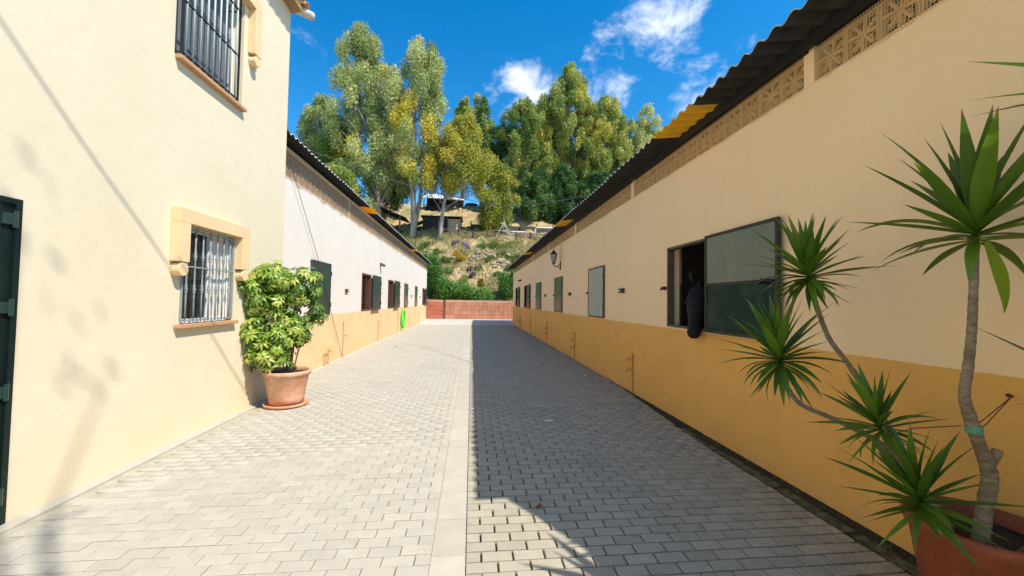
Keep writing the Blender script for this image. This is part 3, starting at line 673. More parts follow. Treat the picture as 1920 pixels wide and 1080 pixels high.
# ------------------------------------------------------------------ the house
def build_house():
    t = thing('house', 'two storey cream yellow house with barred windows at the left edge', 'house', (-6, 0, 0))
    Y1, ZT = 7.15, 6.70
    lo = (4.78, 5.74, 1.33, 2.46); up = (4.55, 5.80, 4.30, 5.78); dr = (2.1, 3.19, -.1, 2.33)
    wall_sheet(XH, XH-.25, -6, Y1, -.1, ZT, [lo, up, dr]).build('wall', M_house, t)
    b = MB(); b.box(-10, XH-.25, Y1-.25, Y1, -.1, ZT); b.box(-10, XH-.25, -6, -5.75, -.1, ZT); b.box(-10, -9.75, -5.75, Y1-.25, -.1, ZT); b.build('side_wall', M_house, t)
    b = MB(); b.box(-9.7, XH-.26, -5.7, Y1-.3, 3.0, 3.2); b.build('floor', M_insideD, t)
    # roof: soffit boards and rows of round clay tiles
    b = MB(); b.box(-10, XH+.20, -6, Y1+.03, ZT, ZT+.05); b.build('eave_board', M_soffit, t)
    b = MB(); b.box(XH+.20, XH+.215, -6, Y1+.03, ZT-.01, ZT+.055); b.build('fascia', M_ochre, t)
    rt = MB(); vs = []
    rt.add([(XH+.2, -6, ZT+.06), (XH+.2, Y1, ZT+.06), (-7, Y1, ZT+1.3), (-7, -6, ZT+1.3), (-10, Y1, ZT+.2), (-10, -6, ZT+.2)], [(0, 1, 2, 3), (3, 2, 4, 5)]); roof = rt.build('roof', M_clay, t)
    tm = MB()
    for i in range(9):
        pass
    seg = 8; vs = []
    for (x, r) in ((0, .085), (-.42, .07)):
        for k in range(seg+1):
            a = math.pi*k/seg; vs.append((x, r*math.cos(a), r*math.sin(a)))
        for k in range(seg+1):
            a = math.pi*k/seg; vs.append((x, (r-.014)*math.cos(a), (r-.014)*math.sin(a)))
    n = seg+1; fs = []
    for k in range(seg):
        fs += [(k, k+1, 2*n+k+1, 2*n+k), (n+k, 3*n+k, 3*n+k+1, n+k+1), (k, n+k, n+k+1, k+1)]
    tm.add(vs, fs); tme = tm.mesh('roof_tile', M_clay, True)
    a = math.atan2(1.24, 3.9)
    for j in range(3):
        for i in range(62):
            y = Y1-.08-i*.19
            if y < -5 and j: continue
            inst('roof_tile', tme, roof, Matrix.Translation((XH+.30-.38*j*math.cos(a), y, ZT+.05+.38*j*math.sin(a))) @ Matrix.Rotation(a, 4, 'Y'))
    b = MB(); vs = []
    b.tube([(XH+.36, Y1+.03, ZT-.03), (XH+.12, Y1+.03, ZT+.07), (XH-.6, Y1+.03, ZT+.26)], [.07, .08, .08], 10); b.build('verge_tile', M_conc, t, smooth=True)
    # ---- lower window
    def surround(y0, y1, zt, zleg, w, d):
        s = MB(); top = zt-w*.95
        s.box(XH+.001, XH+d, y0, y1, top, zt); s.box(XH+.001, XH+d, y0, y0+w, zleg, top); s.box(XH+.001, XH+d, y1-w, y1, zleg, top)
        o = s.build('window_surround', M_ochre, t, bevel=.004)
        for yc in (y0+w*.48, y1-w*.48):
            c = MB(); c.lathe([(.074, 0), (.074, d)], (0, 0, 0), 20, M=Matrix.Translation((XH, yc, zleg-.085)) @ Matrix.Rotation(R(90), 4, 'Y')); c.build('surround_ball_end', M_ochre, o, bevel=.006)
        return o
    surround(4.60, 5.95, 2.63, 2.03, .17, .10)
    surround(4.28, 6.07, 5.98, 5.17, .17, .10)
    def sill(y0, y1, z): 
        s = MB(); s.box(XH-.20, XH+.07, y0, y1, z-.045, z); s.build('window_sill', M_sill, t, bevel=.006)
    sill(4.70, 5.80, 1.33); sill(4.56, 5.82, 4.30)
    def frame(y0, y1, z0, z1, x, split, roller=False):
        f = MB(); w = .05
        for (p, q, r, s) in ((y0, y0+w, z0, z1), (y1-w, y1, z0, z1), (y0+w, y1-w, z0, z0+w), (y0+w, y1-w, z1-w, z1)): f.box(x-.03, x+.03, p, q, r, s)
        if split: f.box(x-.02, x+.035, split-.03, split+.03, z0+w, z1-w)
        o = f.build('window_frame', M_upv, t, bevel=.003)
        if not roller:
            g = MB(); g.box(x-.008, x+.0, y0+w, split-.03, z0+w, z1-w); g.build('pane', M_glass, o)
            g = MB(); g.box(x-.008, x+.0, split+.03, y1-w, z0+w, z1-w); g.build('pane', M_glass, o)
            c = MB()
            for k in range(10):
                yy = split+.035+k*.036; c.box(x+.004, x+.012+.006*(k % 2), yy, yy+.034, z0+w, z1-w)
            c.build('curtain', M_curtain, o)
        else:
            z = z0+w; k = 0
            sm = MB(); sm.box(x-.01, x+.006, y0+w, y1-w, 0, .042); sme = sm.mesh('roller_slat', M_roller)
            while z < z1-w: inst('roller_slat', sme, o, Matrix.Translation((0, 0, z))); z += .046
        return o
    frame(lo[0], lo[1], lo[2], lo[3], XH-.09, 5.36)
    frame(up[0], up[1], up[2], up[3], XH-.17, None, True)
    # ---- grilles
    def grille(y0, y1, z0, z1, nb, fancy, rails, x):
        g = MB(); e = .014
        for z in rails: g.box(x-e/2-.004, x+e/2+.004, y0, y1, z-.008, z+.008)
        g.box(x-.012, x+.012, y0-.012, y0, z0, z1); g.box(x-.012, x+.012, y1, y1+.012, z0, z1)
        for z in (rails[0], rails[-1]):
            for y in (y0, y1): g.bar((x, y, z), (XH-.10, y, z), .012)
        o = g.build('window_grille', M_dark if not fancy else M_rail, t)
        for k in range(nb):
            y = y0+(y1-y0)*(k+.5)/nb; bm = MB()
            if fancy:
                pr = [(.010, z0), (.010, z0+.30)]
                def knob(zc): return [(.010, zc-.05), (.018, zc-.035), (.012, zc-.02), (.024, zc), (.012, zc+.02), (.018, zc+.035), (.010, zc+.05)]
                pr += knob(z0+.38) + [(.010, z0+.45)] + knob(z1-.32) + [(.010, z1-.2), (.010, z1)]
                bm.lathe(pr, (x, y, 0), 8)
            else: bm.lathe([(.011, z0), (.011, z1)], (x, y, 0), 8)
            bm.build('bar', M_rail if fancy else M_railL, o, smooth=True)
    grille(4.79, 5.72, 1.35, 2.44, 7, True, [1.37, 1.99, 2.42], XH+.01)
    grille(4.58, 5.61, 4.32, 5.74, 9, False, [4.335, 4.93, 5.55], XH+.05)
    # ---- door
    d = MB(); d.box(XH-.06, XH-.012, 2.12, 3.17, .03, 2.31); dd = d.build('door', M_doorgreen, t)
    f = MB(); f.box(XH-.10, XH+.008, 3.15, 3.19, -.05, 2.33); f.box(XH-.10, XH+.008, 2.1, 2.14, -.05, 2.33); f.box(XH-.10, XH+.008, 2.14, 3.15, 2.29, 2.33); f.box(XH-.05, XH+.0, 3.02, 3.07, .03, 2.29); f.build('frame', M_doorgreen, dd)
    for z in (.22, .95, 1.55, 2.18):
        h = MB(); h.tube([(XH+.012, 3.145, z-.06), (XH+.012, 3.145, z+.06)], .014, 8); h.box(XH-.02, XH+.012, 3.07, 3.14, z-.04, z+.04); h.build('hinge', M_green, dd)
    p = MB(); p.box(XH-.012, XH-.006, 2.3, 3.0, .05, .55); p.build('kick_plate', M_dark, dd)
M_railL = mat('pale_grey_bar_paint', (.42, .50, .50), .45)
build_house()

# ------------------------------------------------------------------ end wall of tiles
def tilewall():
    Y = 31.8
    for (x0, x1, m, lab, nm) in ((-3.9, -2.20, M_tile_r, 'short deep red tiled wall at the far end of the lane, next to the left stables', 'tiled_wall'), (-2.06, 9.0, M_tile_w, 'long pinkish terracotta tiled wall closing the far end of the lane', 'tiled_wall')):
        t = thing(nm, lab, 'wall', ((x0+x1)/2, Y, .1))
        dz = .37
        b = MB(); b.box(x0, x1, Y+.02, Y+.2, -.2, 1.60); b.build('wall_core', M_grout, t)
        b = MB(); b.box(x0-.0, x1, Y-.0, Y+.22, 1.601, 1.64); b.build('coping', M_grout, t)
        tm = MB(); tm.box(-.158, .158, -.012, .018, -.168, .168); me = tm.mesh('tile', m)
        k = 0; x = x0+.17
        while x < min(x1, 6.5):
            for j in range(4): inst('tile', me, t, Matrix.Translation((x, Y+random.uniform(-.002, .002), .295+j*.352)))
            x += .333
    g = thing('gate_post', 'thin dark post between the two tiled walls', 'post', (-2.13, 31.8, .1)); b = MB(); b.box(-2.19, -2.07, 31.74, 31.84, .05, 1.63); b.build('post', M_rust, g); b = MB(); b.box(-2.20, -2.06, 31.73, 31.85, 1.63, 1.66); b.build('cap', M_rust, g)
tilewall()

# ------------------------------------------------------------------ wall fittings
def lantern():
    x, y, z = XR-.24, 13.0, 3.08
    t = thing('wall_lantern', 'black wrought iron wall lantern high on the right stable wall', 'lamp', (XR, y, 2.85))
    b = MB(); b.tube(catmull([(XR, y, 2.95), (XR-.10, y, 2.84), (x, y, 2.86), (x, y, 2.92)], 5), .014, 8); b.box(XR-.02, XR, y-.05, y+.05, 2.72, 3.02); b.tube([(XR-.01, y, 2.76), (XR-.12, y, 2.82)], .009, 6); b.build('bracket', M_iron, t)
    b = MB(); b.lathe([(.02, -.17), (.05, -.15), (.06, -.14), (.045, -.13)], (x, y, z), 6); b.lathe([(.125, .165), (.13, .175), (.06, .25), (.05, .27), (.02, .29), (.015, .34), (.004, .37)], (x, y, z), 6)
    for k in range(6):
        a = k*math.pi/3; b.bar((x+.05*math.cos(a), y+.05*math.sin(a), z-.14), (x+.115*math.cos(a), y+.115*math.sin(a), z+.168), .012)
    b.build('lantern_cage', M_iron, t)
    g = mat('lantern_glass', (.45, .42, .36), .2, spec=.6); b = MB(); b.lathe([(.044, -.135), (.107, .165)], (x, y, z), 6); b.build('lantern_glass', g, t)
lantern()
def lamp_thing(x, y, z, s, lab):
    t = thing('security_light', lab, 'lamp', (x, y, z)); b = MB(); b.box(min(x, x+s*.04), max(x, x+s*.04), y-.05, y+.05, z-.06, z+.06); b.build('base', M_black, t)
    b = MB(); b.box(-.07, .07, -.07, .07, -.05, .05, Matrix.Translation((x+s*.11, y, z-.02)) @ Matrix.Rotation(R(25)*s, 4, 'Y')); b.build('lamp_head', M_brownframe if s > 0 else M_iron, t, bevel=.01)
lamp_thing(XB, 15.6, 2.98, 1, 'small flood lamp on the left stable wall above the nearest open shutter')
lamp_thing(XR, 23.5, 2.90, -1, 'tiny dark lamp high at the far end of the right stable wall')
def swbox(x, y, z, s, lab, dark=True):
    t = thing('switch_box', lab, 'switch box', (x, y, z), 'small boxes fixed to the stable walls')
    b = MB(); b.box(min(x+s*.0, x+s*.05), max(x, x+s*.05), y-.12, y+.12, z-.045, z+.045); b.build('housing', M_black if dark else M_rust, t, bevel=.006)
    b = MB(); b.box(min(x+s*.05, x+s*.056), max(x+s*.05, x+s*.056), y+.02, y+.08, z-.022, z+.022); b.build('switch', M_white, t)
swbox(XR, 7.52, 1.885, -1, 'dark switch box on the right wall between the open hatch and the pale shutter')
swbox(XR, 11.67, 1.885, -1, 'dark switch box on the right wall just beyond the pale grey shutter')
swbox(XR, 15.64, 1.885, -1, 'dark switch box on the right wall under and beyond the lantern')
swbox(XB, 11.54, 1.87, 1, 'reddish box on the left wall between the plain closed shutter and the first open one', False)
swbox(XB, 23.61, 1.85, 1, 'small box on the left wall beyond the green hose', False)
swbox(XB, 27.45, 1.85, 1, 'farthest small box on the left wall near the tiled wall', False)
def standpipe(x, y, top, s, m, taps, lab):
    t = thing('standpipe', lab, 'water pipe', (x, y, 0), 'painted water pipes on the stable walls')
    xx = x+s*.02; b = MB(); b.tube([(xx, y, 0), (xx, y, top)], .013, 8); b.build('pipe', m, t)
    for z in taps:
        b = MB(); b.tube([(xx, y, z), (xx+s*.09, y+.03, z), (xx+s*.11, y+.03, z-.05)], .016, 8); b.bar((xx+s*.06, y-.03, z+.045), (xx+s*.06, y+.09, z+.045), .014); b.tube([(xx+s*.06, y+.03, z), (xx+s*.06, y+.03, z+.05)], .008, 6); b.build('tap', m, t)
    b = MB(); b.box(min(x, xx+s*.016), max(x, xx+s*.016), y-.03, y+.03, top-.05, top-.02); b.build('clip', m, t)
for (y, top, taps, lab) in ((6.98, .72, (.42, .62), 'nearest ochre water pipe with tap low on the right wall'), (11.05, .78, (.35, .55), 'ochre water pipe below and beyond the pale grey shutter'), (15.2, .85, (.4, .6), 'ochre water pipe on the right wall beyond the lantern'), (19.4, .9, (.4,), 'thin ochre water pipe near the far open hatch on the right'), (23.7, .8, (.4,), 'farthest dark water pipe on the right wall')):
    standpipe(XR, y, top, -1, M_pipe if y < 22 else M_rust, taps, lab)
for (y, top, taps, lab) in ((11.35, 1.0, (.62,), 'nearest tall orange water pipe on the left wall'), (15.47, .85, (.62,), 'orange water pipe under the nearest open green shutter on the left'), (19.5, 1.08, (), 'thin pipe beside the coiled green hose'), (23.2, .8, (), 'faint orange pipe on the left wall beyond the hose'), (27.1, .75, (), 'farthest faint pipe on the left wall')):
    standpipe(XB, y, top, 1, M_pipeL, taps, lab)
t = thing('outdoor_tap', 'two short orange pipes with a tap low on the left wall', 'tap', (XB, 10.05, 0))
b = MB(); b.tube([(XB+.05, 9.93, 0), (XB+.05, 9.93, .32), (XB+.05, 10.0, .37)], .014, 8); b.tube([(XB+.05, 10.18, 0), (XB+.05, 10.18, .34), (XB+.05, 10.05, .37)], .014, 8); b.build('pipe', M_pipeL, t)
b = MB(); b.tube([(XB+.05, 10.03, .37), (XB+.17, 10.03, .37), (XB+.19, 10.03, .30)], .018, 8); b.bar((XB+.12, 9.95, .43), (XB+.12, 10.12, .43), .016); b.build('tap', M_pipeL, t)
def hose():
    t = thing('garden_hose', 'bright green coiled hose hanging on the left stable wall', 'hose', (XB, 20.5, .3))
    b = MB(); pts = []
    for k in range(150):
        a = k*.36; rr = .30+.035*math.sin(k*.21); pts.append((XB+.05+.03*math.sin(k*.17)+.0005*k, 20.55+rr*1.15*math.cos(a), .66+.47*(1 if math.sin(a) > 0 else 1.08)*math.sin(a)*(.9+.1*math.sin(k*.3))))
    b.tube(catmull(pts, 2), .017, 6); b.build('coil', M_hose, t, smooth=True)
    b = MB(); b.tube(catmull([(XB+.08, 20.45, .3), (XB+.06, 20.3, .12), (XB+.06, 20.3, .02), (XB+.05, 20.2, .0)], 4), .017, 6); b.build('hose_end', M_hose, t)
    b = MB(); b.bar((XB, 20.55, 1.13), (XB+.14, 20.55, 1.13), .03); b.build('hook', M_rust, t)
hose()
t = thing('conduit', 'faint pinkish electric conduit rising from the lantern to the eave', 'conduit', (XR, 13.0, 3.0)); b = MB(); b.tube([(XR-.012, 12.95, 3.02), (XR-.012, 12.95, 3.62)], .012, 6); b.build('tube', M_rwall, t)
b.build if False else None

# ------------------------------------------------------------------ cables
def cable(name, lab, pts, r, m, cat='cable', k=8):
    t = thing(name, lab, cat, pts[0]); b = MB(); b.tube(catmull(pts, k), r, 6); b.build('wire', m, t, smooth=True)
cable('overhead_cable', 'thin overhead cable sagging across the lane from the left roof to the right eave', [(-14, 21, 11.2), (-6.99, 18, 8.1), (-3, 15.2, 6.15), (.436, 13, 4.89), (1.7, 10.6, 4.32), (2.70, 8.3, 4.03)], .012, M_cable)
cable('green_rope', 'green rope stretched between the trees and the dark shed on the hill', [(-8.2, 43, 8.9), (-6.3, 44.4, 10.1), (-4.5, 46, 11.7)], .035, M_rope, 'rope')
cable('shadow_line_wire', 'thin dark wire standing in for a cable shadow slanting down the left stable wall across the closed shutter', [(XB+.06, 7.75, 4.26), (XB+.055, 9.30, 2.53), (XB+.055, 9.9, 1.75), (XB+.03, 11.28, .02)], .006, M_cable, 'wire')  # wire added in place of a cable's shadow on this wall
sun = -TO_SUN
def back(p, h): return tuple(Vector(p)+TO_SUN*h)
cable('power_line', 'power line above the lane, out of the picture', [back((XH, 2.2, 4.35), 5), back((XH, 3.58, 2.95), 5.5), back((XH, 4.71, 1.86), 6.2), back((XH, 6.31, .10), 7.2)], .010, M_cable)

# ------------------------------------------------------------------ horse
def horse():
    pts = [ # (pos, rx, ry) chain and branches
        ((4.75, 5.15, 1.32), .30),
        ((4.20, 5.20, 1.36), .28),
        ((3.80, 5.24, 1.56), .25),
        ((3.48, 5.26, 1.74), .21),
        ((3.23, 5.22, 1.84), .165),
        ((3.12, 5.10, 1.67), .20),
        ((3.01, 4.97, 1.53), .135),
        ((2.92, 4.87, 1.40), .088),
        ((2.86, 4.80, 1.28), .096),
        ((2.835, 4.77, 1.205), .070),
        ((5.4, 5.1, 1.30), .28),     # 10 rump
        ((5.75, 5.1, 1.10), .16),    # 11
        ((4.2, 5.27, 1.0), .12), ((4.2, 5.28, .55), .06), ((4.2, 5.28, .12), .045), ((4.15, 5.28, .03), .06),   # 12-15
        ((4.2, 4.97, 1.0), .12), ((4.2, 4.96, .55), .06), ((4.2, 4.96, .12), .045), ((4.15, 4.96, .03), .06),   # 16-19
        ((5.55, 5.28, .95), .14), ((5.75, 5.28, .52), .065), ((5.68, 5.28, .12), .045), ((5.63, 5.28, .03), .06),  # 20-23
        ((5.55, 4.94, .95), .14), ((5.75, 4.94, .52), .065), ((5.68, 4.94, .12), .045), ((5.63, 4.94, .03), .06),  # 24-27
    ]
    E = [(0, 1), (1, 2), (2, 3), (3, 4), (4, 5), (5, 6), (6, 7), (7, 8), (8, 9), (0, 10), (10, 11), (1, 12), (12, 13), (13, 14), (14, 15), (1, 16), (16, 17), (17, 18), (18, 19), (10, 20), (20, 21), (21, 22), (22, 23), (10, 24), (24, 25), (25, 26), (26, 27)]
    t = thing('horse', 'black horse hanging its head out of the open stable hatch on the right', 'horse', (4.75, 5.1, -.02))
    me = bpy.data.meshes.new('body'); me.from_pydata([p[0] for p in pts], E, []); me.materials.append(M_horse)
    o = bpy.data.objects.new('body', me)
    put(o, t)
    sk = o.modifiers.new('s', 'SKIN'); sk.use_smooth_shade = True
    ly = me.skin_vertices[0] if me.skin_vertices else None
    if ly is None:
        bpy.context.view_layer.objects.active = o
        me.skin_vertices.new() if hasattr(me.skin_vertices, 'new') else None
        ly = me.skin_vertices[0]
    for i, p in enumerate(pts): ly.data[i].radius = (p[1], p[1]*(1.15 if i in (5, 6) else 1)); ly.data[i].use_root = (i == 0)
    o.modifiers.new('ss', 'SUBSURF').levels = 2; o.modifiers['ss'].render_levels = 2
    o['label'] = 'black coated body with head lowered'
    # ears, eyes, forelock, mane, nostrils
    P = Vector((.82, -.57, 0))
    for s in (-1, 1):
        b = MB(); c = Vector((3.22, 5.20, 1.95))+P*s*.10; b.tube([c, c+P*s*.02+Vector((-.01, 0, .07)), c+P*s*.03+Vector((-.02, 0, .14)), c+P*s*.02+Vector((-.02, 0, .19))], [.034, .044, .030, .004], 8); b.build('ear', M_horse, t, smooth=True)
        b = MB(); b.lathe([(.001, -.02), (.018, -.012), (.024, 0), (.018, .012), (.001, .02)], Vector((3.03, 5.03, 1.67))+P*s*.125, 10); b.build('eye', mat('horse_eye', (.01, .006, .004), .1), t, smooth=True)
        b = MB(); b.lathe([(.001, -.014), (.018, 0), (.001, .014)], Vector((2.80, 4.74, 1.28))+P*s*.05, 8); b.build('nostril', M_mane, t, smooth=True)
    b = MB()
    for k in range(26):
        u = k/25; p = Vector((3.26, 5.22, 1.97)).lerp(Vector((3.95, 5.24, 1.80)), u); p.z += .06*math.sin(u*3.1); b.tube([p, p+Vector((random.gauss(0, .02), -.12, -.04)), p+Vector((random.gauss(0, .03), -.17, -.28+random.gauss(0, .04)))], [.02, .022, .004], 5)
    b.build('mane', M_mane, t, smooth=True)
    b = MB()
    for k in range(8): p = Vector((3.17, 5.16+random.gauss(0, .03), 1.97)); b.tube([p, p+Vector((-.06, -.06, -.04)), p+Vector((-.13, -.15+random.gauss(0, .02), -.20+random.gauss(0, .03)))], [.012, .014, .003], 5)
    b.build('forelock', M_mane, t, smooth=True)
    b = MB()
    for k in range(14): p = Vector((5.85, 5.1+random.gauss(0, .02), 1.35)); b.tube([p, p+Vector((.12, random.gauss(0, .03), -.2)), p+Vector((.12, random.gauss(0, .05), -.85))], [.02, .025, .005], 5)
    b.build('tail', M_mane, t, smooth=True)
horse()

# ------------------------------------------------------------------ yucca in the right corner
def blade(L, W, bend, fold=.25, twist=0., n=9):
    """leaf along +X from the origin, upper side +Z"""
    vs = []; x = z = 0; a = 0
    for i in range(n+1):
        t = i/n; w = W*(.42+.58*math.sin(min(1, t/.42)*math.pi/2))*(1-max(0, (t-.42)/.58)**1.5)
        w = max(w, .0008); f = fold*w*(1-.5*t); tw = twist*t
        cy, sy = math.cos(tw), math.sin(tw)
        vs += [(x, -w/2*cy, z+f-w/2*sy), (x, 0, z), (x, w/2*cy, z+f+w/2*sy)]
        a -= bend/n*(.4+1.2*t); x += L/n*math.cos(a); z += L/n*math.sin(a)
    fs = []
    for i in range(n): a = i*3; fs += [(a, a+3, a+4, a+1), (a+1, a+4, a+5, a+2)]
    return vs, fs
def mk_blades(mt, name='leaf', L=.60, W=.070):
    out = []
    for b_, l, w, tw in ((.08, 1, 1, .1), (.25, 1.05, .95, -.3), (.5, .95, 1.05, .2), (.15, .8, .9, 0), (.9, .9, 1, .35), (.0, .55, .8, 0)):
        m = MB(); v, f = blade(L*l, W*w, b_, twist=tw); m.add(v, f); out.append(m.mesh(name, mt, True))
    return out
YB = mk_blades(L_yucca); YBY = mk_blades(L_yuccay)
def yucca_head(parent, c, axis, n, scale, lowest=-35, extra=(), seed=0, flat=None, azfac=None, room=None, prune=0):
    rg = random.Random(seed); axis = Vector(axis).normalized(); Q = axis.to_track_quat('Z', 'X'); c = Vector(c)
    for i in range(n):
        u = (i+.5)/n; el = R(86 - (86-lowest)*u**1.0 + rg.gauss(0, 5)); az = i*2.39996+rg.gauss(0, .15)
        d = Q @ Vector((math.cos(az)*math.cos(el), math.sin(az)*math.cos(el), math.sin(el)))
        s = scale*(.72+.32*math.sin(math.pi*min(1, u*1.15+.15)))*rg.uniform(.9, 1.1)
        base = c + axis*(.09*(1-u)-.03)*scale/.9
        L = .6*s
        if room is not None:   # leaves bend along the wall rather than through it
            tip = base + d*L
            if tip.x > room: d.x = max(-.9, (room-base.x)/L*.9); d.normalize()
        up = Vector((0, 0, 1)) if abs(d.z) < .97 else Vector((1, 0, 0))
        zax = (axis - d*axis.dot(d)); zax = zax.normalized() if zax.length > .05 else d.orthogonal().normalized()
        yax = zax.cross(d).normalized(); zax = d.cross(yax)
        M = Matrix(((d.x, yax.x, zax.x, base.x), (d.y, yax.y, zax.y, base.y), (d.z, yax.z, zax.z, base.z), (0, 0, 0, 1))) @ Matrix.Diagonal((s, s*1.0, s, 1))
        k = rg.choice((0, 1, 3, 0)) if u < .5 else rg.choice((1, 2, 4, 0))
        inst('leaf', YB[k], parent, M)
def stem(parent, pts, rad, name='stem', seg=12, knots=0):
    P = catmull(pts, 9); n = len(P); b = MB()
    rr = [np.interp(i/(n-1), np.linspace(0, 1, len(rad)), rad)*(1+.05*math.sin(i*2.1)+random.gauss(0, .025)) for i in range(n)]
    b.tube(P, rr, seg); return b.build(name, M_bark, parent, smooth=True)
def yucca():
    cx, cy = 2.60, 1.78; pot = thing('plant_pot', 'large round reddish pot in the bottom right corner holding the tall yucca', 'pot', (cx, cy, 0))
    b = MB(); b.lathe([(.18, .02), (.20, .05), (.262, .48), (.28, .495), (.29, .525), (.288, .555), (.278, .562), (.266, .555), (.255, .50), (.24, .45)], (cx, cy, 0), 64); b.build('pot_body', M_plasterpot, pot, smooth=True)
    b = MB(); b.lathe([(.21, 0), (.27, .01), (.30, .05), (.29, .052), (.265, .018), (.15, .015)], (cx, cy, .002), 48); b.build('saucer', M_plasterpot, pot, smooth=True)
    b = MB(); b.lathe([(.24, .45), (.252, .486), (.15, .495), (.02, .50)], (cx, cy, 0), 40); b.build('soil', M_soil, pot, smooth=True)
    t = thing('yucca', 'tall multi-stemmed yucca with spiky green leaf heads in the right foreground', 'plant', (cx, cy, .48))
    stem(t, [(2.482, 1.71, .42), (2.523, 1.71, .649), (2.575, 1.72, .797), (2.54, 1.71, .893), (2.487, 1.70, .989), (2.44, 1.70, 1.119), (2.413, 1.70, 1.223), (2.437, 1.70, 1.353), (2.463, 1.70, 1.537), (2.49, 1.71, 1.696), (2.507, 1.71, 1.95)], [0.0341, 0.0306, 0.0318, 0.0282, 0.0259, 0.0253, 0.0218, 0.0201, 0.0182, 0.0177, 0.0165], 'trunk')
    stem(t, [(2.54, 1.71, .86), (2.575, 1.70, .915), (2.585, 1.695, .955)], [0.0212, 0.0189, 0.0201], 'branch_stub')
    stem(t, [(2.54, 1.85, .44), (2.59, 2.0, .582), (2.60, 2.12, .72), (2.637, 2.25, .89), (2.665, 2.4, 1.055), (2.62, 2.5, 1.253), (2.535, 2.55, 1.415), (2.455, 2.55, 1.604), (2.395, 2.55, 1.79)], [0.0247, 0.0224, 0.0201, 0.0182, 0.0165, 0.0159, 0.0153, 0.0147], 'branch')
    stem(t, [(2.59, 2.04, .64), (2.5, 2.15, .80), (2.378, 2.22, .888), (2.262, 2.3, .948), (2.13, 2.35, 1.01), (2.035, 2.35, 1.124), (1.995, 2.35, 1.25)], [0.0189, 0.0165, 0.0147, 0.0135, 0.013], 'branch')
    stem(t, [(2.54, 2.02, .62), (2.485, 2.05, .773), (2.366, 2.02, .878), (2.32, 2.0, .93)], [0.0177, 0.0165, 0.0142], 'branch')
    stem(t, [(2.44, 1.76, .43), (2.33, 1.74, .54), (2.22, 1.72, .635), (2.18, 1.71, .68)], [0.0165, 0.0153, 0.0142], 'branch')
    stem(t, [(2.62, 1.66, .43), (2.62, 1.40, .9), (2.54, 1.22, 1.6), (2.44, 1.12, 2.35)], [0.0265, 0.0236, 0.0212, 0.0177], 'trunk')
    stem(t, [(2.60, 1.32, 1.0), (2.50, 1.24, 1.12), (2.44, 1.19, 1.22)], [0.0177, 0.0153, 0.0142], 'branch')
    yucca_head(t, (2.51, 1.71, 2.01), (0, 0, 1), 44, .98, -18, seed=3, room=2.93)
    yucca_head(t, (2.38, 2.55, 1.84), (-.12, 0, 1), 64, .74, -42, seed=5, room=2.93)
    yucca_head(t, (1.985, 2.35, 1.28), (-.15, 0, 1), 58, .70, -50, seed=8, room=2.93)
    yucca_head(t, (2.30, 2.0, .96), (-.25, .1, 1), 40, .56, -40, seed=9, room=2.93)
    yucca_head(t, (2.165, 1.70, .70), (-.15, .1, 1), 48, .62, -38, seed=12, room=2.93)
    yucca_head(t, (2.42, 1.12, 2.42), (0, 0, 1), 30, .9, -30, seed=15, room=2.93)
    yucca_head(t, (2.43, 1.18, 1.25), (-.1, 0, 1), 16, .80, -25, seed=17, room=2.93)
    m = MB(); v, f = blade(.42, .055, .55, twist=.3); m.add(v, f)
    d = Vector((.33, -.05, -.75)).normalized(); y = Vector((.9, -.4, .3)); y = (y-d*y.dot(d)).normalized(); z = d.cross(y)
    o = inst('leaf', m.mesh('leaf', L_yuccay, True), t, Matrix(((d.x, y.x, z.x, 2.52), (d.y, y.y, z.y, 1.68), (d.z, y.z, z.z, 1.98), (0, 0, 0, 1)))); o['label'] = 'yellowing leaf hanging down the trunk'
    b = MB(); b.lathe([(.030, -.018), (.032, -.01), (.032, .012), (.030, .02)], (2.462, 1.70, 1.055), 16); b.build('tape', M_tape, t)
    w = thing('tie_wire', 'rusty wire tying the yucca trunk to a nail in the ochre wall', 'wire', (2.98, 1.88, 1.16))
    b = MB(); b.tube([(2.975, 1.885, 1.165), (2.62, 1.76, 1.09), (2.43, 1.69, 1.06)], .0025, 5); b.tube([(2.975, 1.885, 1.165), (2.65, 1.78, 1.05), (2.49, 1.74, 1.02)], .0025, 5); b.tube([(2.45, 1.74, 1.06), (2.45, 1.95, .98), (2.44, 2.08, .90)], .0025, 5); b.build('wire', M_rust, w)
    b = MB(); b.tube([(2.985, 1.885, 1.165), (2.95, 1.885, 1.17)], .006, 6); b.lathe([(.012, 0), (.012, .006)], (0, 0, 0), 8, M=Matrix.Translation((2.95, 1.885, 1.17)) @ Matrix.Rotation(R(90), 4, 'Y')); b.build('nail', M_rust, w)
yucca()

# ------------------------------------------------------------------ umbrella plant in terracotta pot
def whorl(L, nl, droop, seed):
    rg = random.Random(seed); m = MB()
    for k in range(nl):
        a = 2*math.pi*k/nl+rg.gauss(0, .08); l = L*rg.uniform(.8, 1.1); w = l*.36; d = droop+rg.gauss(0, .12)
        vs = []; 
        for (t, ww, zz) in ((.12, .02, 0), (.42, .9, .03), (.75, .85, .0), (1.0, .04, -.05)):
            r = l*t; z = l*zz - math.sin(d)*r*t
            vs += [(r, -w/2*ww, z+.10*w*ww), (r, 0, z), (r, w/2*ww, z+.10*w*ww)]
        fs = []
        for i in range(3): q = i*3; fs += [(q, q+3, q+4, q+1), (q+1, q+4, q+5, q+2)]
        M = Matrix.Rotation(a, 4, 'Z'); m.add([M @ Vector(v) for v in vs], fs)
    m.tube([(0, 0, 0), (0.01, 0, -.10)], .002, 4)
    return m.mesh('leaf', L_umb, True)
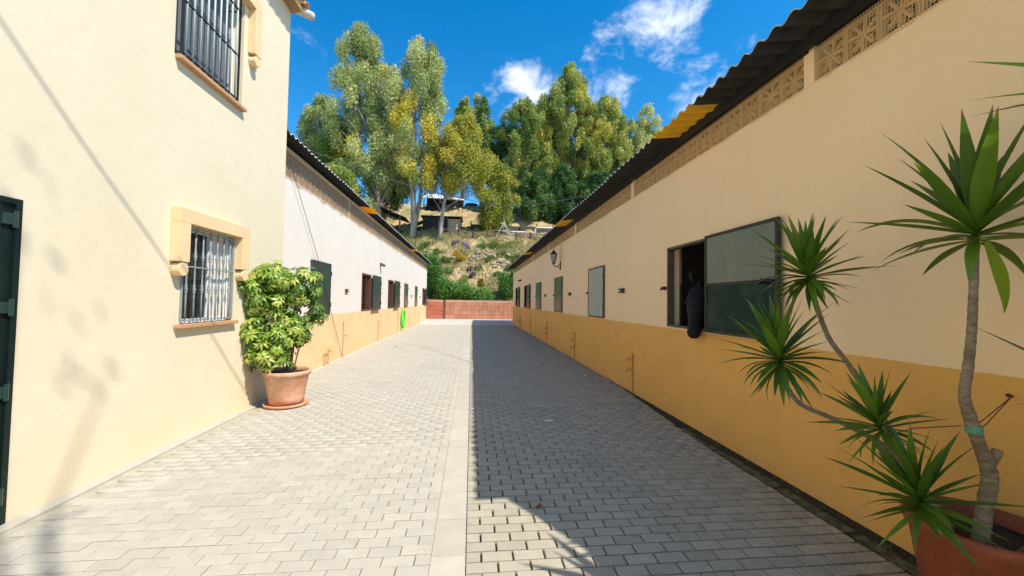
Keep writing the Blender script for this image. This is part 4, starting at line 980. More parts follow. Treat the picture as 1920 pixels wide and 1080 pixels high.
def potplant():
    cx, cy = -2.80, 6.40
    pot = thing('plant_pot', 'terracotta pot on a saucer against the house corner', 'pot', (cx, cy, 0))
    b = MB(); b.lathe([(.20, .04), (.235, .05), (.245, .12), (.30, .46), (.305, .465), (.325, .47), (.335, .50), (.335, .525), (.325, .54), (.30, .535), (.29, .50), (.28, .46)], (cx, cy, 0), 48); b.build('pot_body', M_terra, pot, smooth=True)
    b = MB(); b.lathe([(.26, .0), (.305, .01), (.315, .045), (.30, .05), (.285, .03), (.1, .03)], (cx, cy, .003), 40); b.build('saucer', M_terra, pot, smooth=True)
    b = MB(); b.lathe([(.28, .44), (.288, .49), (.1, .50), (.02, .50)], (cx, cy, 0), 30); b.build('soil', M_soil, pot)
    t = thing('umbrella_plant', 'variegated umbrella plant growing in the terracotta pot by the house', 'shrub', (cx, cy, .5))
    lobes = [((-.36, .0, 1.28), (.30, .28, .28), 52), ((-.06, -.05, 1.50), (.30, .28, .26), 56), ((.24, .0, 1.36), (.32, .28, .32), 66), ((-.15, 0, 1.08), (.36, .26, .22), 44), ((-.30, -.02, .62), (.26, .27, .30), 44), ((.0, -.05, .52), (.30, .30, .32), 58), ((.24, -.02, .66), (.22, .22, .28), 40), ((.08, 0, .95), (.24, .2, .25), 30), ((.46, .05, .92), (.14, .15, .16), 12), ((-.1, -.05, .25), (.30, .26, .16), 36)]
    W8 = [whorl(.10, 8, .35, 1), whorl(.11, 8, .6, 2), whorl(.095, 8, .15, 3), whorl(.105, 8, .8, 4), whorl(.09, 8, .25, 5)]
    tot = []
    for (c, r, n) in lobes:
        for k in range(int(n*1.25)):
            v = Vector((random.gauss(0, 1), random.gauss(0, 1), random.gauss(0, 1))).normalized()
            q = random.random()**.33
            p = Vector((cx-.11+c[0]+v.x*r[0]*q, cy+c[1]+v.y*r[1]*q, .50+c[2]*.985+v.z*r[2]*q))
            p.y += (c[0]-.2)*.45; p.x -= .02
            if p.x < XH+.05: p.x = XH+.05+random.random()*.08
            tot.append((p, v, q))
    tot.sort(key=lambda a: (a[0].y - a[2]*.2)); 
    def mtx(p, v):
        n = (v*.8+Vector((.1, -.35, .75))+Vector((random.gauss(0, .25), random.gauss(0, .25), random.gauss(0, .2)))).normalized()
        return Matrix.Translation(p) @ n.to_track_quat('Z', 'X').to_matrix().to_4x4() @ Matrix.Rotation(random.random()*6, 4, 'Z') @ Matrix.Diagonal([random.uniform(.85, 1.2)]*3+[1])
    for (p, v, q) in tot[:300]: inst('leaf', random.choice(W8), t, mtx(p, v))
    V, Q, A = [], [], []
    for (p, v, q) in tot[300:]+[(a[0]+Vector((random.gauss(0, .05), .05+random.random()*.08, random.gauss(0, .05))), a[1], a[2]) for a in random.sample(tot, 200)]:
        M = mtx(p, v); me = random.choice(W8); b0 = len(V); c = random.random()
        if p.x < XH+.04: continue
        for vv in me.vertices: V.append(tuple(M @ vv.co)); A.append(c)
        for pl in me.polygons:
            if len(pl.vertices) == 4: Q.append([b0+i for i in pl.vertices])
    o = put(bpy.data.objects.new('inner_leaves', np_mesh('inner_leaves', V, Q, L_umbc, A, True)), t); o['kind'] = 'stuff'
    # woody stems
    for (dx, dz, r) in ((-.30, 1.75, .016), (-.05, 1.95, .018), (.20, 1.8, .017), (.40, 1.35, .011), (-.25, 1.1, .012), (.1, 1.0, .012)):
        b = MB(); b.tube(catmull([(cx+dx*.2, cy, .48), (cx+dx*.35, cy+.02, .48+dz*.25), (cx+dx*.6, cy-.02, .5+dz*.5), (cx+dx, cy, .45+dz*.85)], 5), [r]*16, 6); b.build('stem', M_trunkd, t, smooth=True)
potplant()

# ------------------------------------------------------------------ small litter
t = MB(); t.add([(-.05, -.02, .004), (0, -.035, .012), (.05, -.01, .006), (.035, .03, .015), (-.01, .02, .004), (-.045, .03, .018)], [(0, 1, 2, 4), (2, 3, 4, 1), (0, 4, 5, 1)])
o = t.build('dry_leaf', M_deadleaf, M=Matrix.Translation((.565, 3.16, .003)) @ Matrix.Rotation(.4, 4, 'Z') @ Matrix.Diagonal((.75, .75, .9, 1))); meta(o, 'crumpled reddish dry leaf on the pavers at the edge of the shadow', 'leaf')
for (x, y, lab) in ((2.55, 8.6, 'dark grit patch on the pavers below the pale grey shutter'), (1.9, 10.2, 'small dark twig on the shaded pavers'), (-2.6, 14.0, 'small dark pebble on the sunlit pavers by the left pipe'), (1.1, 5.4, 'pale scrap on the shaded pavers')):
    t = MB(); t.add([(math.cos(a)*.05*random.uniform(.6, 1.6), math.sin(a)*.03, 0) for a in np.linspace(0, 5.4, 6)]+[(0, 0, .014)], [(i, (i+1) % 6, 6) for i in range(6)]); o = t.build('litter', M_soil if 'pale' not in lab else M_white, M=Matrix.Translation((x, y, .003))); meta(o, lab, 'litter')

# ------------------------------------------------------------------ foliage generator
def leaves(centers, radii, counts, L, Wd, droop=.6, up=0., shell=.4, tint0=None, tjit=.09):
    Ps, T, Os = [], [], []
    for c, r, n, t0 in zip(centers, radii, counts, tint0):
        v = rng.normal(size=(n, 3)); v /= np.linalg.norm(v, axis=1)[:, None]
        q = rng.random(n)**shell; Os.append(v*(.4+q[:, None])); Ps.append(np.array(c)+v*q[:, None]*np.array(r)); T.append(np.clip(t0+rng.normal(0, tjit, n), 0, 1))
    P = np.concatenate(Ps); T = np.concatenate(T); n = len(P)
    d = rng.normal(size=(n, 3)); d[:, 2] = d[:, 2]*.6 - droop*2 + up*2; d /= np.linalg.norm(d, axis=1)[:, None]
    O = np.concatenate(Os); e = O + rng.normal(size=(n, 3))*.55; s = np.cross(d, e); s /= np.linalg.norm(s, axis=1)[:, None]
    l = L*rng.uniform(.6, 1.3, n)[:, None]; w = Wd*rng.uniform(.6, 1.3, n)[:, None]
    V = np.stack([P, P+d*l*.45+s*w/2, P+d*l, P+d*l*.45-s*w/2], 1).reshape(-1, 3)
    return V, np.arange(n*4).reshape(n, 4), np.repeat(T, 4)
TREEGRP = 'trees on the hill'
def tree(base, H, prof, mt, lab, n_cl=46, per=330, L=.28, Wd=.10, droop=.55, tb=.45, ts=.22, lean=(0, 0), trunk=M_trunk, r0=.26, start=.28, cat='tree', group=TREEGRP, cr=(.9, 1.5), name='eucalyptus_tree', yel=0, seed=0, fork=0):
    rg = random.Random(seed+100); x0, y0 = base; z0 = float(tz(x0, y0))-.2
    t = thing(name, lab, cat, (x0, y0, z0), group)
    def axis(u): return Vector((x0+lean[0]*u+.35*math.sin(u*5+seed), y0+lean[1]*u, z0+H*u))
    b = MB(); P = [axis(u) for u in np.linspace(0, .93, 14)]
    P[0].x -= .1; b.tube(P, [r0*(1.25 if i == 0 else 1)*(1-.9*i/13)+.03 for i in range(14)], 9)
    cs, rs, ns, ts_ = [], [], [], []
    lobe = [(rg.random()*6.28, rg.uniform(.55, 1.25), rg.uniform(.2, 1)) for _ in range(7)]
    yc = [(rg.uniform(.3, .9), rg.random()*6.28) for _ in range(3)]
    for k in range(int(n_cl*1.5)):
        u = start+(1-start)*((k+rg.random())/(n_cl*1.5))**.85; hw = np.interp(u, [p[0] for p in prof], [p[1] for p in prof])
        a = k*2.4+rg.random()*1.4; lf = 1+sum(.16*(l[1]-.8)*math.cos(a-l[0]+u*5*l[2]) for l in lobe)+rg.gauss(0, .10)
        rr = hw*lf*(rg.random()**.42)
        c = axis(u*.97)+Vector((math.cos(a)*rr, math.sin(a)*rr*.8, rg.gauss(0, .5)))
        s = rg.uniform(*cr)*.80*(.55+.45*min(1, hw/3))*(1.15-.35*rr/max(hw, .1))
        isy = min(abs(u-y[0])*6+abs(math.cos((a-y[1])/2)) for y in yc) < .55
        cs.append(tuple(c)); rs.append((s, s, s*rg.uniform(1.1, 1.9))); ns.append(int(per*2.5*s*s)); ts_.append(min(1, max(0, tb+rg.gauss(0, ts)+(yel if isy else 0))))
        st = axis(max(.12, u-.10-.03*rr)); mid = (st+c)/2+Vector((0, 0, .25))
        if rr > .6: b.tube([st, mid, c], [.03+.045*(1-u)*r0/.26, .035, .012], 5, cap=False)
    if fork:
        b.tube([axis(.02), axis(.2)+Vector((fork, .3, 0)), axis(.5)+Vector((fork*1.6, .3, 0)), axis(.75)+Vector((fork*1.2, 0, 0))], [r0*.8, r0*.7, r0*.4, .05], 8)
    b.build('trunk', trunk, t, smooth=True)
    V, Q, T = leaves(cs, rs, ns, L, Wd, droop, tint0=ts_)
    put(bpy.data.objects.new('crown', np_mesh('crown', V, Q, mt, T)), t)
    return t
G = [(.0, .5), (.2, 2.2), (.45, 3.6), (.62, 4.2), (.8, 2.6), (.93, 1.5), (1, .6)]
tree((-10.4, 44), 23.0, [(.1, 1.5), (.3, 3.8), (.5, 4.2), (.66, 3.2), (.78, 3.0), (.9, 2.4), (1, .9)], L_grey, 'tallest grey-green eucalyptus on the left, its crown split into narrow lobes', 70, 300, tb=.42, ts=.2, lean=(-2.0, 0), seed=1, yel=.3, start=.22, r0=.28, fork=-.9)
tree((-6.7, 43), 21.8, [(.1, .8), (.25, 2.4), (.45, 3.4), (.6, 3.6), (.75, 3.3), (.9, 2.7), (1, 1.0)], L_grey, 'tall eucalyptus with pale forked trunk and yellow patches, second from the left', 60, 280, tb=.5, ts=.24, lean=(.9, 0), seed=2, yel=.45, start=.28, r0=.30, fork=.7)
tree((-3.5, 42), 14.0, [(.1, .8), (.22, 2.6), (.4, 3.8), (.6, 3.9), (.8, 2.8), (1, .8)], L_yel, 'golden leaved leaning eucalyptus in the middle of the hill', 56, 290, tb=.45, ts=.22, lean=(2.4, .5), seed=3, start=.43, r0=.22)
tree((3.0, 45.5), 8.4, [(0, 1.2), (.2, 2.2), (.5, 2.6), (.8, 1.7), (1, .6)], L_yel, 'low weeping yellow-green tree beside the railings', 36, 260, tb=.25, ts=.16, lean=(-.4, 0), seed=4, start=.08, r0=.14, droop=1.0)
tree((-1.6, 62), 18.5, [(0, 1), (.4, 2.2), (.7, 2), (1, .6)], L_mid, 'slender olive green tree behind the golden one, left of a pair', 34, 260, tb=.45, seed=5, L=.34, Wd=.13)
tree((1.3, 62.5), 18.5, [(0, 1), (.4, 2.4), (.7, 2), (1, .6)], L_mid, 'slender dark green tree behind the golden one, right of a pair', 34, 260, tb=.25, seed=6, L=.34, Wd=.13)
tree((4.6, 62), 14.5, [(0, 1), (.3, 2.6), (.7, 2.2), (1, .6)], L_dark, 'dark green tree in the gap behind the weeping tree', 34, 260, tb=.4, seed=26, L=.34, Wd=.13, trunk=M_trunkd)
tree((7.6, 58), 17.6, [(0, 1.5), (.2, 3.6), (.5, 4.0), (.8, 3.2), (1, 1.0)], L_mid, 'broad mid green tree left of the tallest one on the right', 56, 280, tb=.42, ts=.2, seed=7, L=.34, Wd=.13, start=.12)
tree((10.6, 60), 18.8, [(0, 1.5), (.2, 2.6), (.5, 2.6), (.8, 2.2), (1, .8)], L_mid, 'yellowish green tree close against the tallest one on the right', 44, 280, tb=.75, ts=.15, seed=27, L=.34, Wd=.13, start=.12)
tree((12.6, 62), 19.5, [(0, 2), (.25, 3.2), (.5, 3.4), (.75, 2.8), (1, .9)], L_mid, 'leafy tree filling the gap just left of the tallest right-hand tree', 50, 280, tb=.5, ts=.2, seed=31, L=.34, Wd=.13, start=.1)
tree((18.2, 62), 20.5, [(0, 2), (.25, 3.2), (.5, 3.4), (.75, 2.8), (1, .9)], L_mid, 'leafy tree filling the gap just right of the tallest right-hand tree', 50, 280, tb=.65, ts=.2, seed=32, L=.34, Wd=.13, start=.1)
tree((23.4, 62), 18.6, [(0, 2), (.25, 3.4), (.5, 3.4), (.75, 2.8), (1, .9)], L_mid, 'leafy tree between the last two rounded crowns on the right', 50, 280, tb=.6, ts=.2, seed=33, L=.34, Wd=.13, start=.1)
tree((15.0, 60), 24.6, [(0, 2), (.25, 4.6), (.5, 5.2), (.75, 4.2), (.9, 2.6), (1, .8)], L_mid, 'tallest bushy olive eucalyptus of the right-hand group', 84, 300, tb=.55, ts=.22, seed=8, L=.34, Wd=.13, start=.08, yel=.2)
tree((20.4, 59), 20.8, [(0, 2), (.3, 4.2), (.6, 4.4), (.85, 3.0), (1, 1.0)], L_mid, 'full eucalyptus just right of the tallest one', 66, 290, tb=.6, ts=.2, seed=9, L=.34, Wd=.13, start=.08, yel=.2)
tree((25.6, 60), 17.6, [(0, 2), (.3, 4.2), (.6, 4.0), (.85, 2.8), (1, 1.0)], L_grey, 'rounded grey-green tree near the right roof edge', 50, 280, tb=.5, seed=10, L=.34, Wd=.13, start=.08)
tree((30.2, 65), 22.6, [(0, 1.5), (.3, 2.6), (.6, 2.8), (.85, 2.2), (1, .8)], L_grey, 'thin pale see-through tree farthest to the right', 30, 200, tb=.75, ts=.12, seed=11, L=.42, Wd=.13, start=.1, cr=(.9, 1.4))
tree((8.9, 54), 6.6, [(0, 1.8), (.3, 2.5), (.6, 2.3), (.85, 1.5), (1, .5)], L_dark, 'round dark green bushy tree low on the right of the hill', 34, 330, tb=.6, seed=12, L=.34, Wd=.16, droop=.1, start=.05, trunk=M_trunkd, name='round_tree')
tree((13.4, 55), 7.6, [(0, 1.8), (.3, 3), (.6, 2.8), (1, .8)], L_dark, 'dark understorey tree below the tall right-hand group', 40, 300, tb=.25, seed=13, L=.36, Wd=.15, droop=.2, start=.05, trunk=M_trunkd, name='round_tree')
tree((18.5, 55), 8.6, [(0, 1.8), (.3, 3), (.6, 2.8), (1, .8)], L_dark, 'second dark understorey tree nearer the right roof', 40, 300, tb=.2, seed=14, L=.36, Wd=.15, droop=.2, start=.05, trunk=M_trunkd, name='round_tree')
tree((-19.2, 50), 16.4, [(0, 1.5), (.3, 3), (.6, 3.2), (.85, 2), (1, .7)], L_grey, 'shorter blue-green tree rising behind the left stable roof', 54, 280, tb=.3, ts=.16, seed=15, start=.1)
tree((-15.4, 46), 13.6, [(0, 1.5), (.3, 3), (.6, 3.2), (.85, 2), (1, .7)], L_mid, 'shady mid green tree under the tallest eucalyptus', 50, 280, tb=.25, ts=.16, seed=16, start=.1)
tree((-24.5, 52), 10.5, [(0, 2), (.3, 3.6), (.6, 3.4), (1, .8)], L_mid, 'low rounded tree at the house corner above the roof', 44, 260, tb=.35, seed=17, start=.05)
tree((-11.2, 52), 12.5, [(0, 1), (.3, 2.8), (.6, 2.8), (1, .7)], L_dark, 'dark tree seen behind the left-hand trunks', 44, 260, tb=.4, seed=18, start=.2, L=.4, Wd=.14)
tree((-13.0, 40.5), 8.2, [(0, 1), (.3, 2.4), (.6, 2.4), (1, .7)], L_mid, 'small leafy tree just behind the left roof edge', 34, 260, tb=.4, seed=19, start=.1, trunk=M_trunkd)
tree((-21.5, 44), 8.6, [(0, 1), (.3, 3), (.6, 2.8), (1, .7)], L_mid, 'bushy tree low behind the corner of the left roof', 34, 260, tb=.3, seed=20, start=.1, trunk=M_trunkd)

# ------------------------------------------------------------------ bushes, flowers, rocks, grass
def bush(name, cat, lab, x, y, rx, ry, rz, mt, n, tb, L=.16, Wd=.08, k=7, group=None, up=.3, lift=.35, tj=.2, mt2=None):
    z = float(tz(x, y)); t = thing(name, lab, cat, (x, y, z), group)
    cs, rs, ns, tt = [], [], [], []
    for i in range(k):
        a = random.random()*6.28; q = random.random()**.6
        cs.append((x+rx*.65*q*math.cos(a), y+ry*.65*q*math.sin(a), float(tz(x+rx*.65*q*math.cos(a), y+ry*.65*q*math.sin(a)))+rz*lift+random.uniform(0, rz*.45))); s = random.uniform(.4, .6); rs.append((rx*s, ry*s, rz*s)); ns.append(n//k); tt.append(tb+random.gauss(0, .14))
    V, Q, T = leaves(cs, rs, ns, L, Wd, 0, up, .45, tt, tj); put(bpy.data.objects.new('foliage', np_mesh('foliage', V, Q, mt, T)), t)
    b = MB()
    for c in cs: b.tube([(x, y, z-.1), c], [.03, .01], 4)
    b.build('stems', M_trunkd, t)
BG = 'green shrubs at the foot of the hill'
bush('green_shrub', 'shrub', 'tall green shrub leaning on the end of the left stables', -3.7, 33.6, 1.5, .9, 3.2, L_bush, 9000, .3, k=10, group=BG)
bush('green_shrub', 'shrub', 'rounded green shrub behind the red tiled wall', -2.4, 33.2, 1.2, .8, 1.9, L_bush, 6000, .35, k=8, group=BG)
bush('green_shrub', 'shrub', 'broad green shrub spreading over the middle of the tiled wall', -.6, 33.0, 1.5, .8, 1.25, L_bush, 7000, .55, k=9, group=BG)
bush('green_shrub', 'shrub', 'low green shrub trailing off right of the middle of the tiled wall', .9, 33.0, 1.1, .7, .85, L_bush, 4200, .6, k=7, group=BG)
bush('green_shrub', 'shrub', 'blue-green shrub beside the end of the right stables', 3.3, 33.2, 1.2, .8, 2.1, L_bush, 6500, .28, k=8, group=BG)
bush('green_shrub', 'shrub', 'dark green shrub climbing behind the left shrub', -5.4, 34.5, 1.8, 1.2, 3.6, L_bush, 8000, .2, k=9, group=BG)
for (x, y, r, mt, tb, nm, cat, lab) in (
    (-1.79, 40.5, .45, L_purp, .6, 'purple_flowers', 'flowers', 'left of two purple flower clumps below the railings'),
    (-.69, 40.3, .60, L_purp, .8, 'purple_flowers', 'flowers', 'bright purple flower clump, right of two below the railings'),
    (-1.5, 39, .5, L_gold, .7, 'yellow_flowers', 'flowers', 'golden flowering clump higher on the bank'),
    (-1.0, 38, .6, L_gold, .75, 'yellow_flowers', 'flowers', 'golden flowering clump lower on the bank'),
    (-.1, 37, .38, L_purp, .3, 'purple_flowers', 'flowers', 'dull purple flower tuft in the middle of the bank'),
    (.05, 36, .4, L_purp, .25, 'purple_flowers', 'flowers', 'greyish purple tuft low on the bank'),
    (.9, 35.3, .38, L_gold, .3, 'yellow_flowers', 'flowers', 'small yellow-green tuft low on the bank'),
    (-2.6, 38.2, .8, L_gcov, .4, 'low_bush', 'bush', 'loose green bush left of the golden flowers'),
    (1.0, 40.6, .8, L_gcov, .35, 'low_bush', 'bush', 'green clump directly below the railings'),
    (2.1, 40.8, .8, L_gcov, .3, 'low_bush', 'bush', 'green clump below the white frame'),
    (3.3, 40.9, .7, L_gcov, .6, 'low_bush', 'bush', 'yellowish green clump right of the white frame'),
    (2.9, 39.2, .6, L_gcov, .3, 'low_bush', 'bush', 'green tuft among the pale rocks'),
    (1.6, 38.2, .5, L_gcov, .2, 'low_bush', 'bush', 'dark green tuft under the big pale rock'),
    (-3.3, 36.4, .9, L_gcov, .5, 'low_bush', 'bush', 'pale green straggly bush above the left shrubs'),
    (-.9, 35.6, .6, L_gcov, .7, 'low_bush', 'bush', 'yellowish tuft above the middle shrub'),
    (3.6, 37.6, .6, L_gcov, .35, 'low_bush', 'bush', 'green tuft beside the right end of the rocks')):
    bush(nm, cat, lab, x, y, r, r*.8, r*.9, mt, 1300, tb, L=.10, Wd=.07, k=6, lift=.15, up=.5)
for i, (x, y, r_, lab) in enumerate(((-4.6, 38.4, .8, 'grey-green scrub left on the bank below the leaning trunk'), (-3.4, 39.6, .6, 'small green scrub near the top of the bank, left of the purple flowers'), (4.4, 38.8, .7, 'green scrub at the right end of the rocks'), (2.3, 36.2, .6, 'pale green scrub above the right shrub'), (.6, 36.8, .5, 'straw-green tuft right of the dull purple tuft'), (-2.2, 36.8, .7, 'olive scrub between the left shrubs and the golden flowers'), (4.6, 36.6, .8, 'leafy scrub half hidden by the right roof corner'), (-4.8, 40.4, .7, 'dry olive scrub at the left end of the bank'))):
    bush('low_scrub', 'bush', lab, x, y, r_, r_*.8, r_*.8, L_gcov, 1200, .3+.1*(i % 3), L=.10, Wd=.07, k=6, lift=.15, up=.5)
def rocks():
    n = 0
    meshes = []
    for q in range(6):
        v = []; sub = []
        bmv = []
        for i in range(4):
            for k in range(7):
                a = 2*math.pi*k/7+random.gauss(0, .15); th = (i+.5)/4*math.pi
                r = random.uniform(.75, 1.15); bmv.append((r*math.sin(th)*math.cos(a), r*math.sin(th)*math.sin(a), .75*r*math.cos(th)))
        fs = [(i*7+k, i*7+(k+1) % 7, (i+1)*7+(k+1) % 7, (i+1)*7+k) for i in range(3) for k in range(7)]+[tuple(range(7))[::-1], tuple(21+k for k in range(7))]
        m = MB(); m.add(bmv, fs); meshes.append(m.mesh('rock', M_rock))
    named = [(1.9, 39.6, .62, 'largest pale rock, in the upper middle of the bank'), (.6, 39.3, .42, 'pale rock right of the golden flowers, high on the bank'), (2.9, 38.6, .5, 'broad pale rock below the green tuft on the right of the bank'),
             (3.6, 39.4, .38, 'pale rock near the right end of the bank under the railings'), (.1, 38.4, .34, 'squat pale rock between the golden flowers and the dull purple tuft'), (1.2, 38.9, .36, 'rock just left of and below the largest one'), (3.4, 36.7, .36, 'lowest large pale rock, above the blue-green shrub'), (2.2, 37.5, .3, 'pale rock alone in the lower middle of the rocky band')]
    for k, (x, y, s, lab) in enumerate(named):
        z = float(tz(x, y)); o = put(bpy.data.objects.new('rock', meshes[k % 6]), None, Matrix.Translation((x, y, z-s*.15)) @ Matrix.Rotation(random.random()*6, 4, 'Z') @ Matrix.Diagonal((s*1.5, s, s*.75, 1)))
        meta(o, lab, 'rock', 'pale rocks on the bank')
    m = MB()
    for k in range(420):
        u = random.random(); x = -1.4+u*5.8+random.gauss(0, .35); y = 40.3-u*2.4+random.gauss(0, .8)
        if k > 230: x = random.uniform(-7, 6); y = random.uniform(33, 42)
        s = abs(random.gauss(.09, .08))+.04; z = float(tz(x, y)); M = Matrix.Translation((x, y, z-s*.15)) @ Matrix.Rotation(random.random()*6, 4, 'Z') @ Matrix.Diagonal((s*1.5, s, s*.8, 1)); me = meshes[k % 6]
        m.add([M @ v.co for v in me.vertices], [tuple(p.vertices) for p in me.polygons])
    o = m.build('loose_stones', M_rock); meta(o, 'small pale stones strewn over the dry bank', 'stones', None, 'stuff')
rocks()
def grass():
    n = 45000; x = rng.uniform(-9, 12, n); y = rng.uniform(32.3, 46, n); nn = np.sin(x*1.3+y*.7)+np.sin(x*.5-y*1.1)+rng.normal(0, .7, n); k = nn > -.4; x, y = x[k], y[k]; z = tz(x, y); n = len(x)
    P = np.stack([x, y, z-.02], 1); d = rng.normal(size=(n, 3))*.35; d[:, 2] = 1; L = rng.uniform(.12, .42, n)[:, None]; s = rng.normal(size=(n, 3)); s[:, 2] = 0; s /= np.linalg.norm(s, axis=1)[:, None]; w = .035
    V = np.stack([P-s*w, P+s*w, P+d*L+s*w*.2, P+d*L-s*w*.2], 1).reshape(-1, 3)
    T = np.repeat(np.clip(.5+.3*np.sin(x*.8+2)+rng.normal(0, .25, n), 0, 1), 4)
    o = put(bpy.data.objects.new('dry_grass', np_mesh('dry_grass', V, np.arange(n*4).reshape(n, 4), L_grass, T))); meta(o, 'dry straw coloured grass scattered over the bank', 'grass', None, 'stuff')
grass()

# ------------------------------------------------------------------ things on the hill
def hz(x, y): return float(tz(x, y))
def sheds():
    t = thing('open_shed', 'white roofed open shed at the top of the hill behind the trees', 'shed', (-4.4, 60, 15.2)); z = hz(-4.4, 60)-.9
    b = MB(); b.add([(-7.6, 58, z+2.0), (-1.2, 58, z+1.8), (-2.6, 62, z+3.4), (-7.0, 62, z+3.6)], [(0, 1, 2, 3)]); b.add([(-7.6, 58, z+1.9), (-1.2, 58, z+1.7), (-2.6, 62, z+3.3), (-7.0, 62, z+3.5)], [(3, 2, 1, 0)]); b.build('roof', M_whiteroof, t)
    for x in (-7.2, -5, -3, -1.6):
        b = MB(); b.box(x-.06, x+.06, 58.1, 58.22, z-.8, z+1.85); b.build('post', M_darkshed, t)
    b = MB(); b.box(-7.2, -1.5, 61.6, 61.8, z-.8, z+3.2); b.box(-7.1, -4.5, 59, 61, z-.8, z+.9); b.build('back_wall', M_darkshed, t)
    t = thing('dark_shed', 'dark shed with tan side wall beside the golden tree', 'shed', (-3.5, 46.5, 9)); z = hz(-3.6, 46)-.5
    b = MB(); b.box(-5.7, -3.0, 45.2, 48, z, z+2.5); b.build('wall', M_darkshed, t)
    b = MB(); b.box(-2.98, -1.35, 45.3, 47.8, z, z+2.35); b.build('side_wall', M_tanwall, t)
    b = MB(); b.box(-5.9, -1.2, 44.9, 48.2, z+2.5, z+2.58); b.build('roof', M_darkshed, t)
    for x in (-3.9, -2.9, -1.33):
        b = MB(); b.box(x-.06, x+.06, 44.95, 45.07, z, z+2.5); b.build('post', M_rust, t)
    b = MB(); b.add([(-7.4, 44.6, z+1.4), (-5.75, 45.2, z+2.0), (-5.75, 46.5, z+2.0), (-7.0, 46.5, z+1.4), (-7.4, 44.6, z+1.36), (-5.75, 45.2, z+1.96), (-5.75, 46.5, z+1.96), (-7.0, 46.5, z+1.36)], [(0, 1, 2, 3), (7, 6, 5, 4), (0, 4, 5, 1)]); b.build('awning', M_darkshed, t)
    t = thing('lean_to', 'small lean-to with dark sloping awning at the left end of the terrace', 'shed', (-9.8, 43.5, 8.8)); z = hz(-9.5, 43.5)-.4
    b = MB(); b.box(-11.4, -9.9, 43.2, 46, z, z+3.6); b.build('wall', M_tanwall, t)
    b = MB(); b.add([(-9.95, 42.8, z+3.1), (-9.95, 46, z+3.1), (-7.2, 46, z+2.0), (-7.2, 42.8, z+2.0), (-9.95, 42.8, z+3.0), (-9.95, 46, z+3.0), (-7.2, 46, z+1.9), (-7.2, 42.8, z+1.9)], [(0, 1, 2, 3), (7, 6, 5, 4), (0, 3, 7, 4), (2, 3, 7, 6)]); b.build('awning', M_darkshed, t)
    b = MB(); b.box(-7.9, -7.75, 42.9, 43.05, z, z+2.15); b.build('post', M_rust, t)
    b = MB(); b.box(-9.8, -8.0, 43.6, 45.5, z, z+1.0); b.build('hay_rack', M_darkshed, t)
sheds()
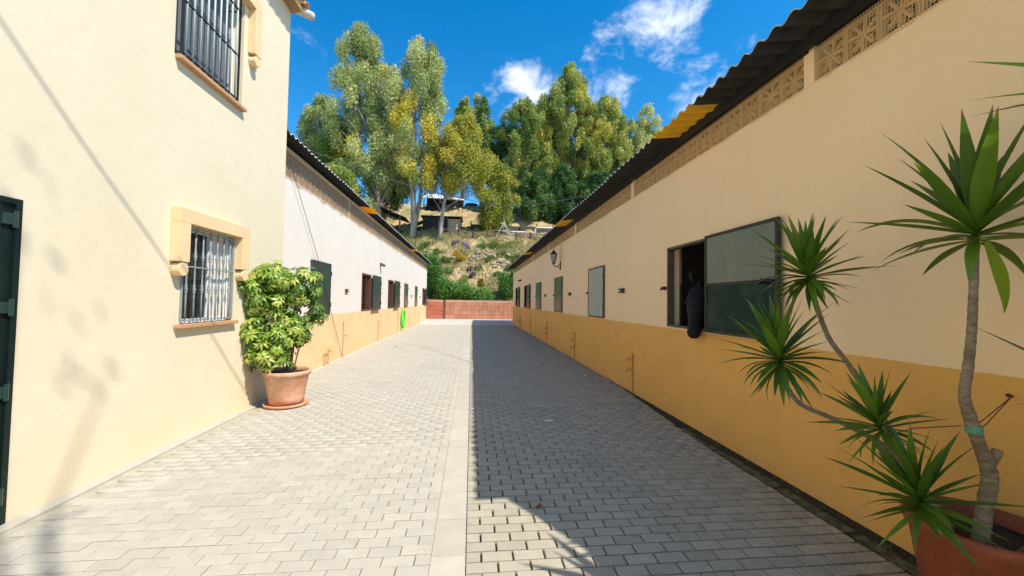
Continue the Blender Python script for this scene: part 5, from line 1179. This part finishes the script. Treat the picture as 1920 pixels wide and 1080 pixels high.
def rails():
    t = thing('rail_fence', 'weathered post and rail fence along the edge of the terrace', 'fence', (1, 43, 8.7))
    xs = [-3.2, -1.6, 0, 1.6, 3.2, 4.8, 6.4, 8.0, 9.6, 11.2]
    for x in xs:
        z = hz(x, 43.1); b = MB(); b.box(x-.07, x+.07, 43.05, 43.19, z-.2, z+.85+.06*math.sin(x*3)); b.build('post', M_wood, t)
    for a, c in zip(xs, xs[1:]):
        for dz in (.30, .65):
            b = MB(); b.bar((a-.1, 43.0, hz(a, 43.1)+dz), (c+.1, 43.0, hz(c, 43.1)+dz+random.gauss(0, .02)), .05, .13); b.build('rail', M_timber, t)
    t = thing('net_fence', 'dark netting fence with posts behind the railings', 'fence', (5, 47, 10))
    xs = [-.2, 1.8, 3.8, 5.8, 7.8, 9.8, 11.8, 13.8]
    for x in xs:
        z = hz(x, 47.2); b = MB(); b.box(x-.06, x+.06, 47.1, 47.22, z-.3, z+1.15); b.build('post', M_rust, t)
    for a, c in zip(xs, xs[1:]):
        b = MB(); za, zc = hz(a, 47.2), hz(c, 47.2); b.add([(a, 47.25, za-.3), (c, 47.25, zc-.3), (c, 47.25, zc+.8), (a, 47.25, za+.85), (a, 47.28, za-.3), (c, 47.28, zc-.3), (c, 47.28, zc+.8), (a, 47.28, za+.85)], [(0, 1, 2, 3), (7, 6, 5, 4), (3, 2, 6, 7)]); b.build('net_panel', M_shadenet, t)
    for (x0, x1, y, lab) in ((3.4, 6.1, 45, 'left white jumping pole on low stands'), (7.4, 9.8, 45.6, 'right white jumping pole on low stands')):
        t = thing('jumping_pole', lab, 'pole', ((x0+x1)/2, y, hz(5, 45)), 'white poles behind the railings'); z = hz((x0+x1)/2, y)+.75
        b = MB(); b.tube([(x0, y, z), (x1, y, z+.02)], .09, 8); b.build('pole', M_whiteroof, t)
        for x in (x0+.1, x1-.1):
            b = MB(); b.box(x-.05, x+.05, y-.05, y+.05, z-1, z-.05 if x < x1-1 else z+.15); b.build('stand', M_wood, t)
    t = thing('a_frame', 'pale spindly A-shaped frame standing by the railings', 'frame', (3.4, 42.5, 8)); z = hz(3.4, 42.6)
    b = MB()
    for dx, dy in ((-1.2, -.2), (1.1, -.2), (-.3, .8), (.5, .4)): b.tube([(3.4, 42.6, z+1.75), (3.4+dx, 42.6+dy, hz(3.4+dx, 42.6+dy)-.1)], .035, 6)
    b.build('legs', M_conc, t)
    b = MB(); b.tube([(2.8, 42.5, z+.75), (4.0, 42.5, z+.75)], .03, 6); b.tube([(3.4, 42.6, z+1.2), (3.4, 42.6, z+2.0)], .05, 6); b.build('crossbar', M_conc, t)
    for (x, y, h, lab) in ((-1.75, 43.6, 1.7, 'tall pale post at the left of the terrace railings'), (7.0, 43.4, 1.4, 'pale upright post before the right jumping pole')):
        t = thing('pale_post', lab, 'post', (x, y, hz(x, y))); z = hz(x, y); b = MB(); b.box(x-.08, x+.08, y-.08, y+.08, z-.2, z+h*.8); b.build('post', M_conc, t); b = MB(); b.box(x-.1, x+.1, y-.1, y+.1, z+h*.8, z+h*.8+.08); b.build('cap', M_wood, t)
    t = thing('water_tank', 'dark blue tank behind the trees on the ridge', 'tank', (-.5, 66, 17)); z = hz(-.5, 66); b = MB(); b.lathe([(1.2, -.5), (1.2, .3), (1.0, .6), (.3, .75)], (-.3, 66, z), 20); b.build('tank_body', M_darkshed, t, smooth=True)
rails()

def offtree():
    t = thing('bare_tree', 'sparse tree standing behind the camera beyond the low end of the added shadow wall', 'tree', (5.2, -3.6, 0))
    b = MB(); b.tube(catmull([(5.2, -3.6, 0), (5.0, -3.4, 4), (4.2, -2.6, 8), (3.2, -1.7, 11)], 4), [.10]*5+[.07]*4+[.03]*4, 8)
    cs, rs, ns = [], [], []
    for (x, y, z, r_) in ((3.0, -1.6, 12.6, .55), (2.6, -1.1, 11.6, .45), (3.3, -1.9, 11.2, .4), (3.4, -1.5, 10.4, .35), (2.4, -1.6, 13.4, .4), (3.9, -1.3, 12.4, .4)):
        b.tube([(3.9, -2.3, 9), ((x+3.6)/2, (y-1.9)/2, z-1.2), (x, y, z)], [.03, .02, .01], 5, cap=False); cs.append((x, y, z)); rs.append((r_, r_, r_*1.4)); ns.append(9)
    b.build('trunk', M_trunkd, t)
    V, Q, T = leaves(cs, rs, ns, .16, .06, .3, tint0=[.4]*6); put(bpy.data.objects.new('crown', np_mesh('crown', V, Q, L_mid, T)), t)
offtree()
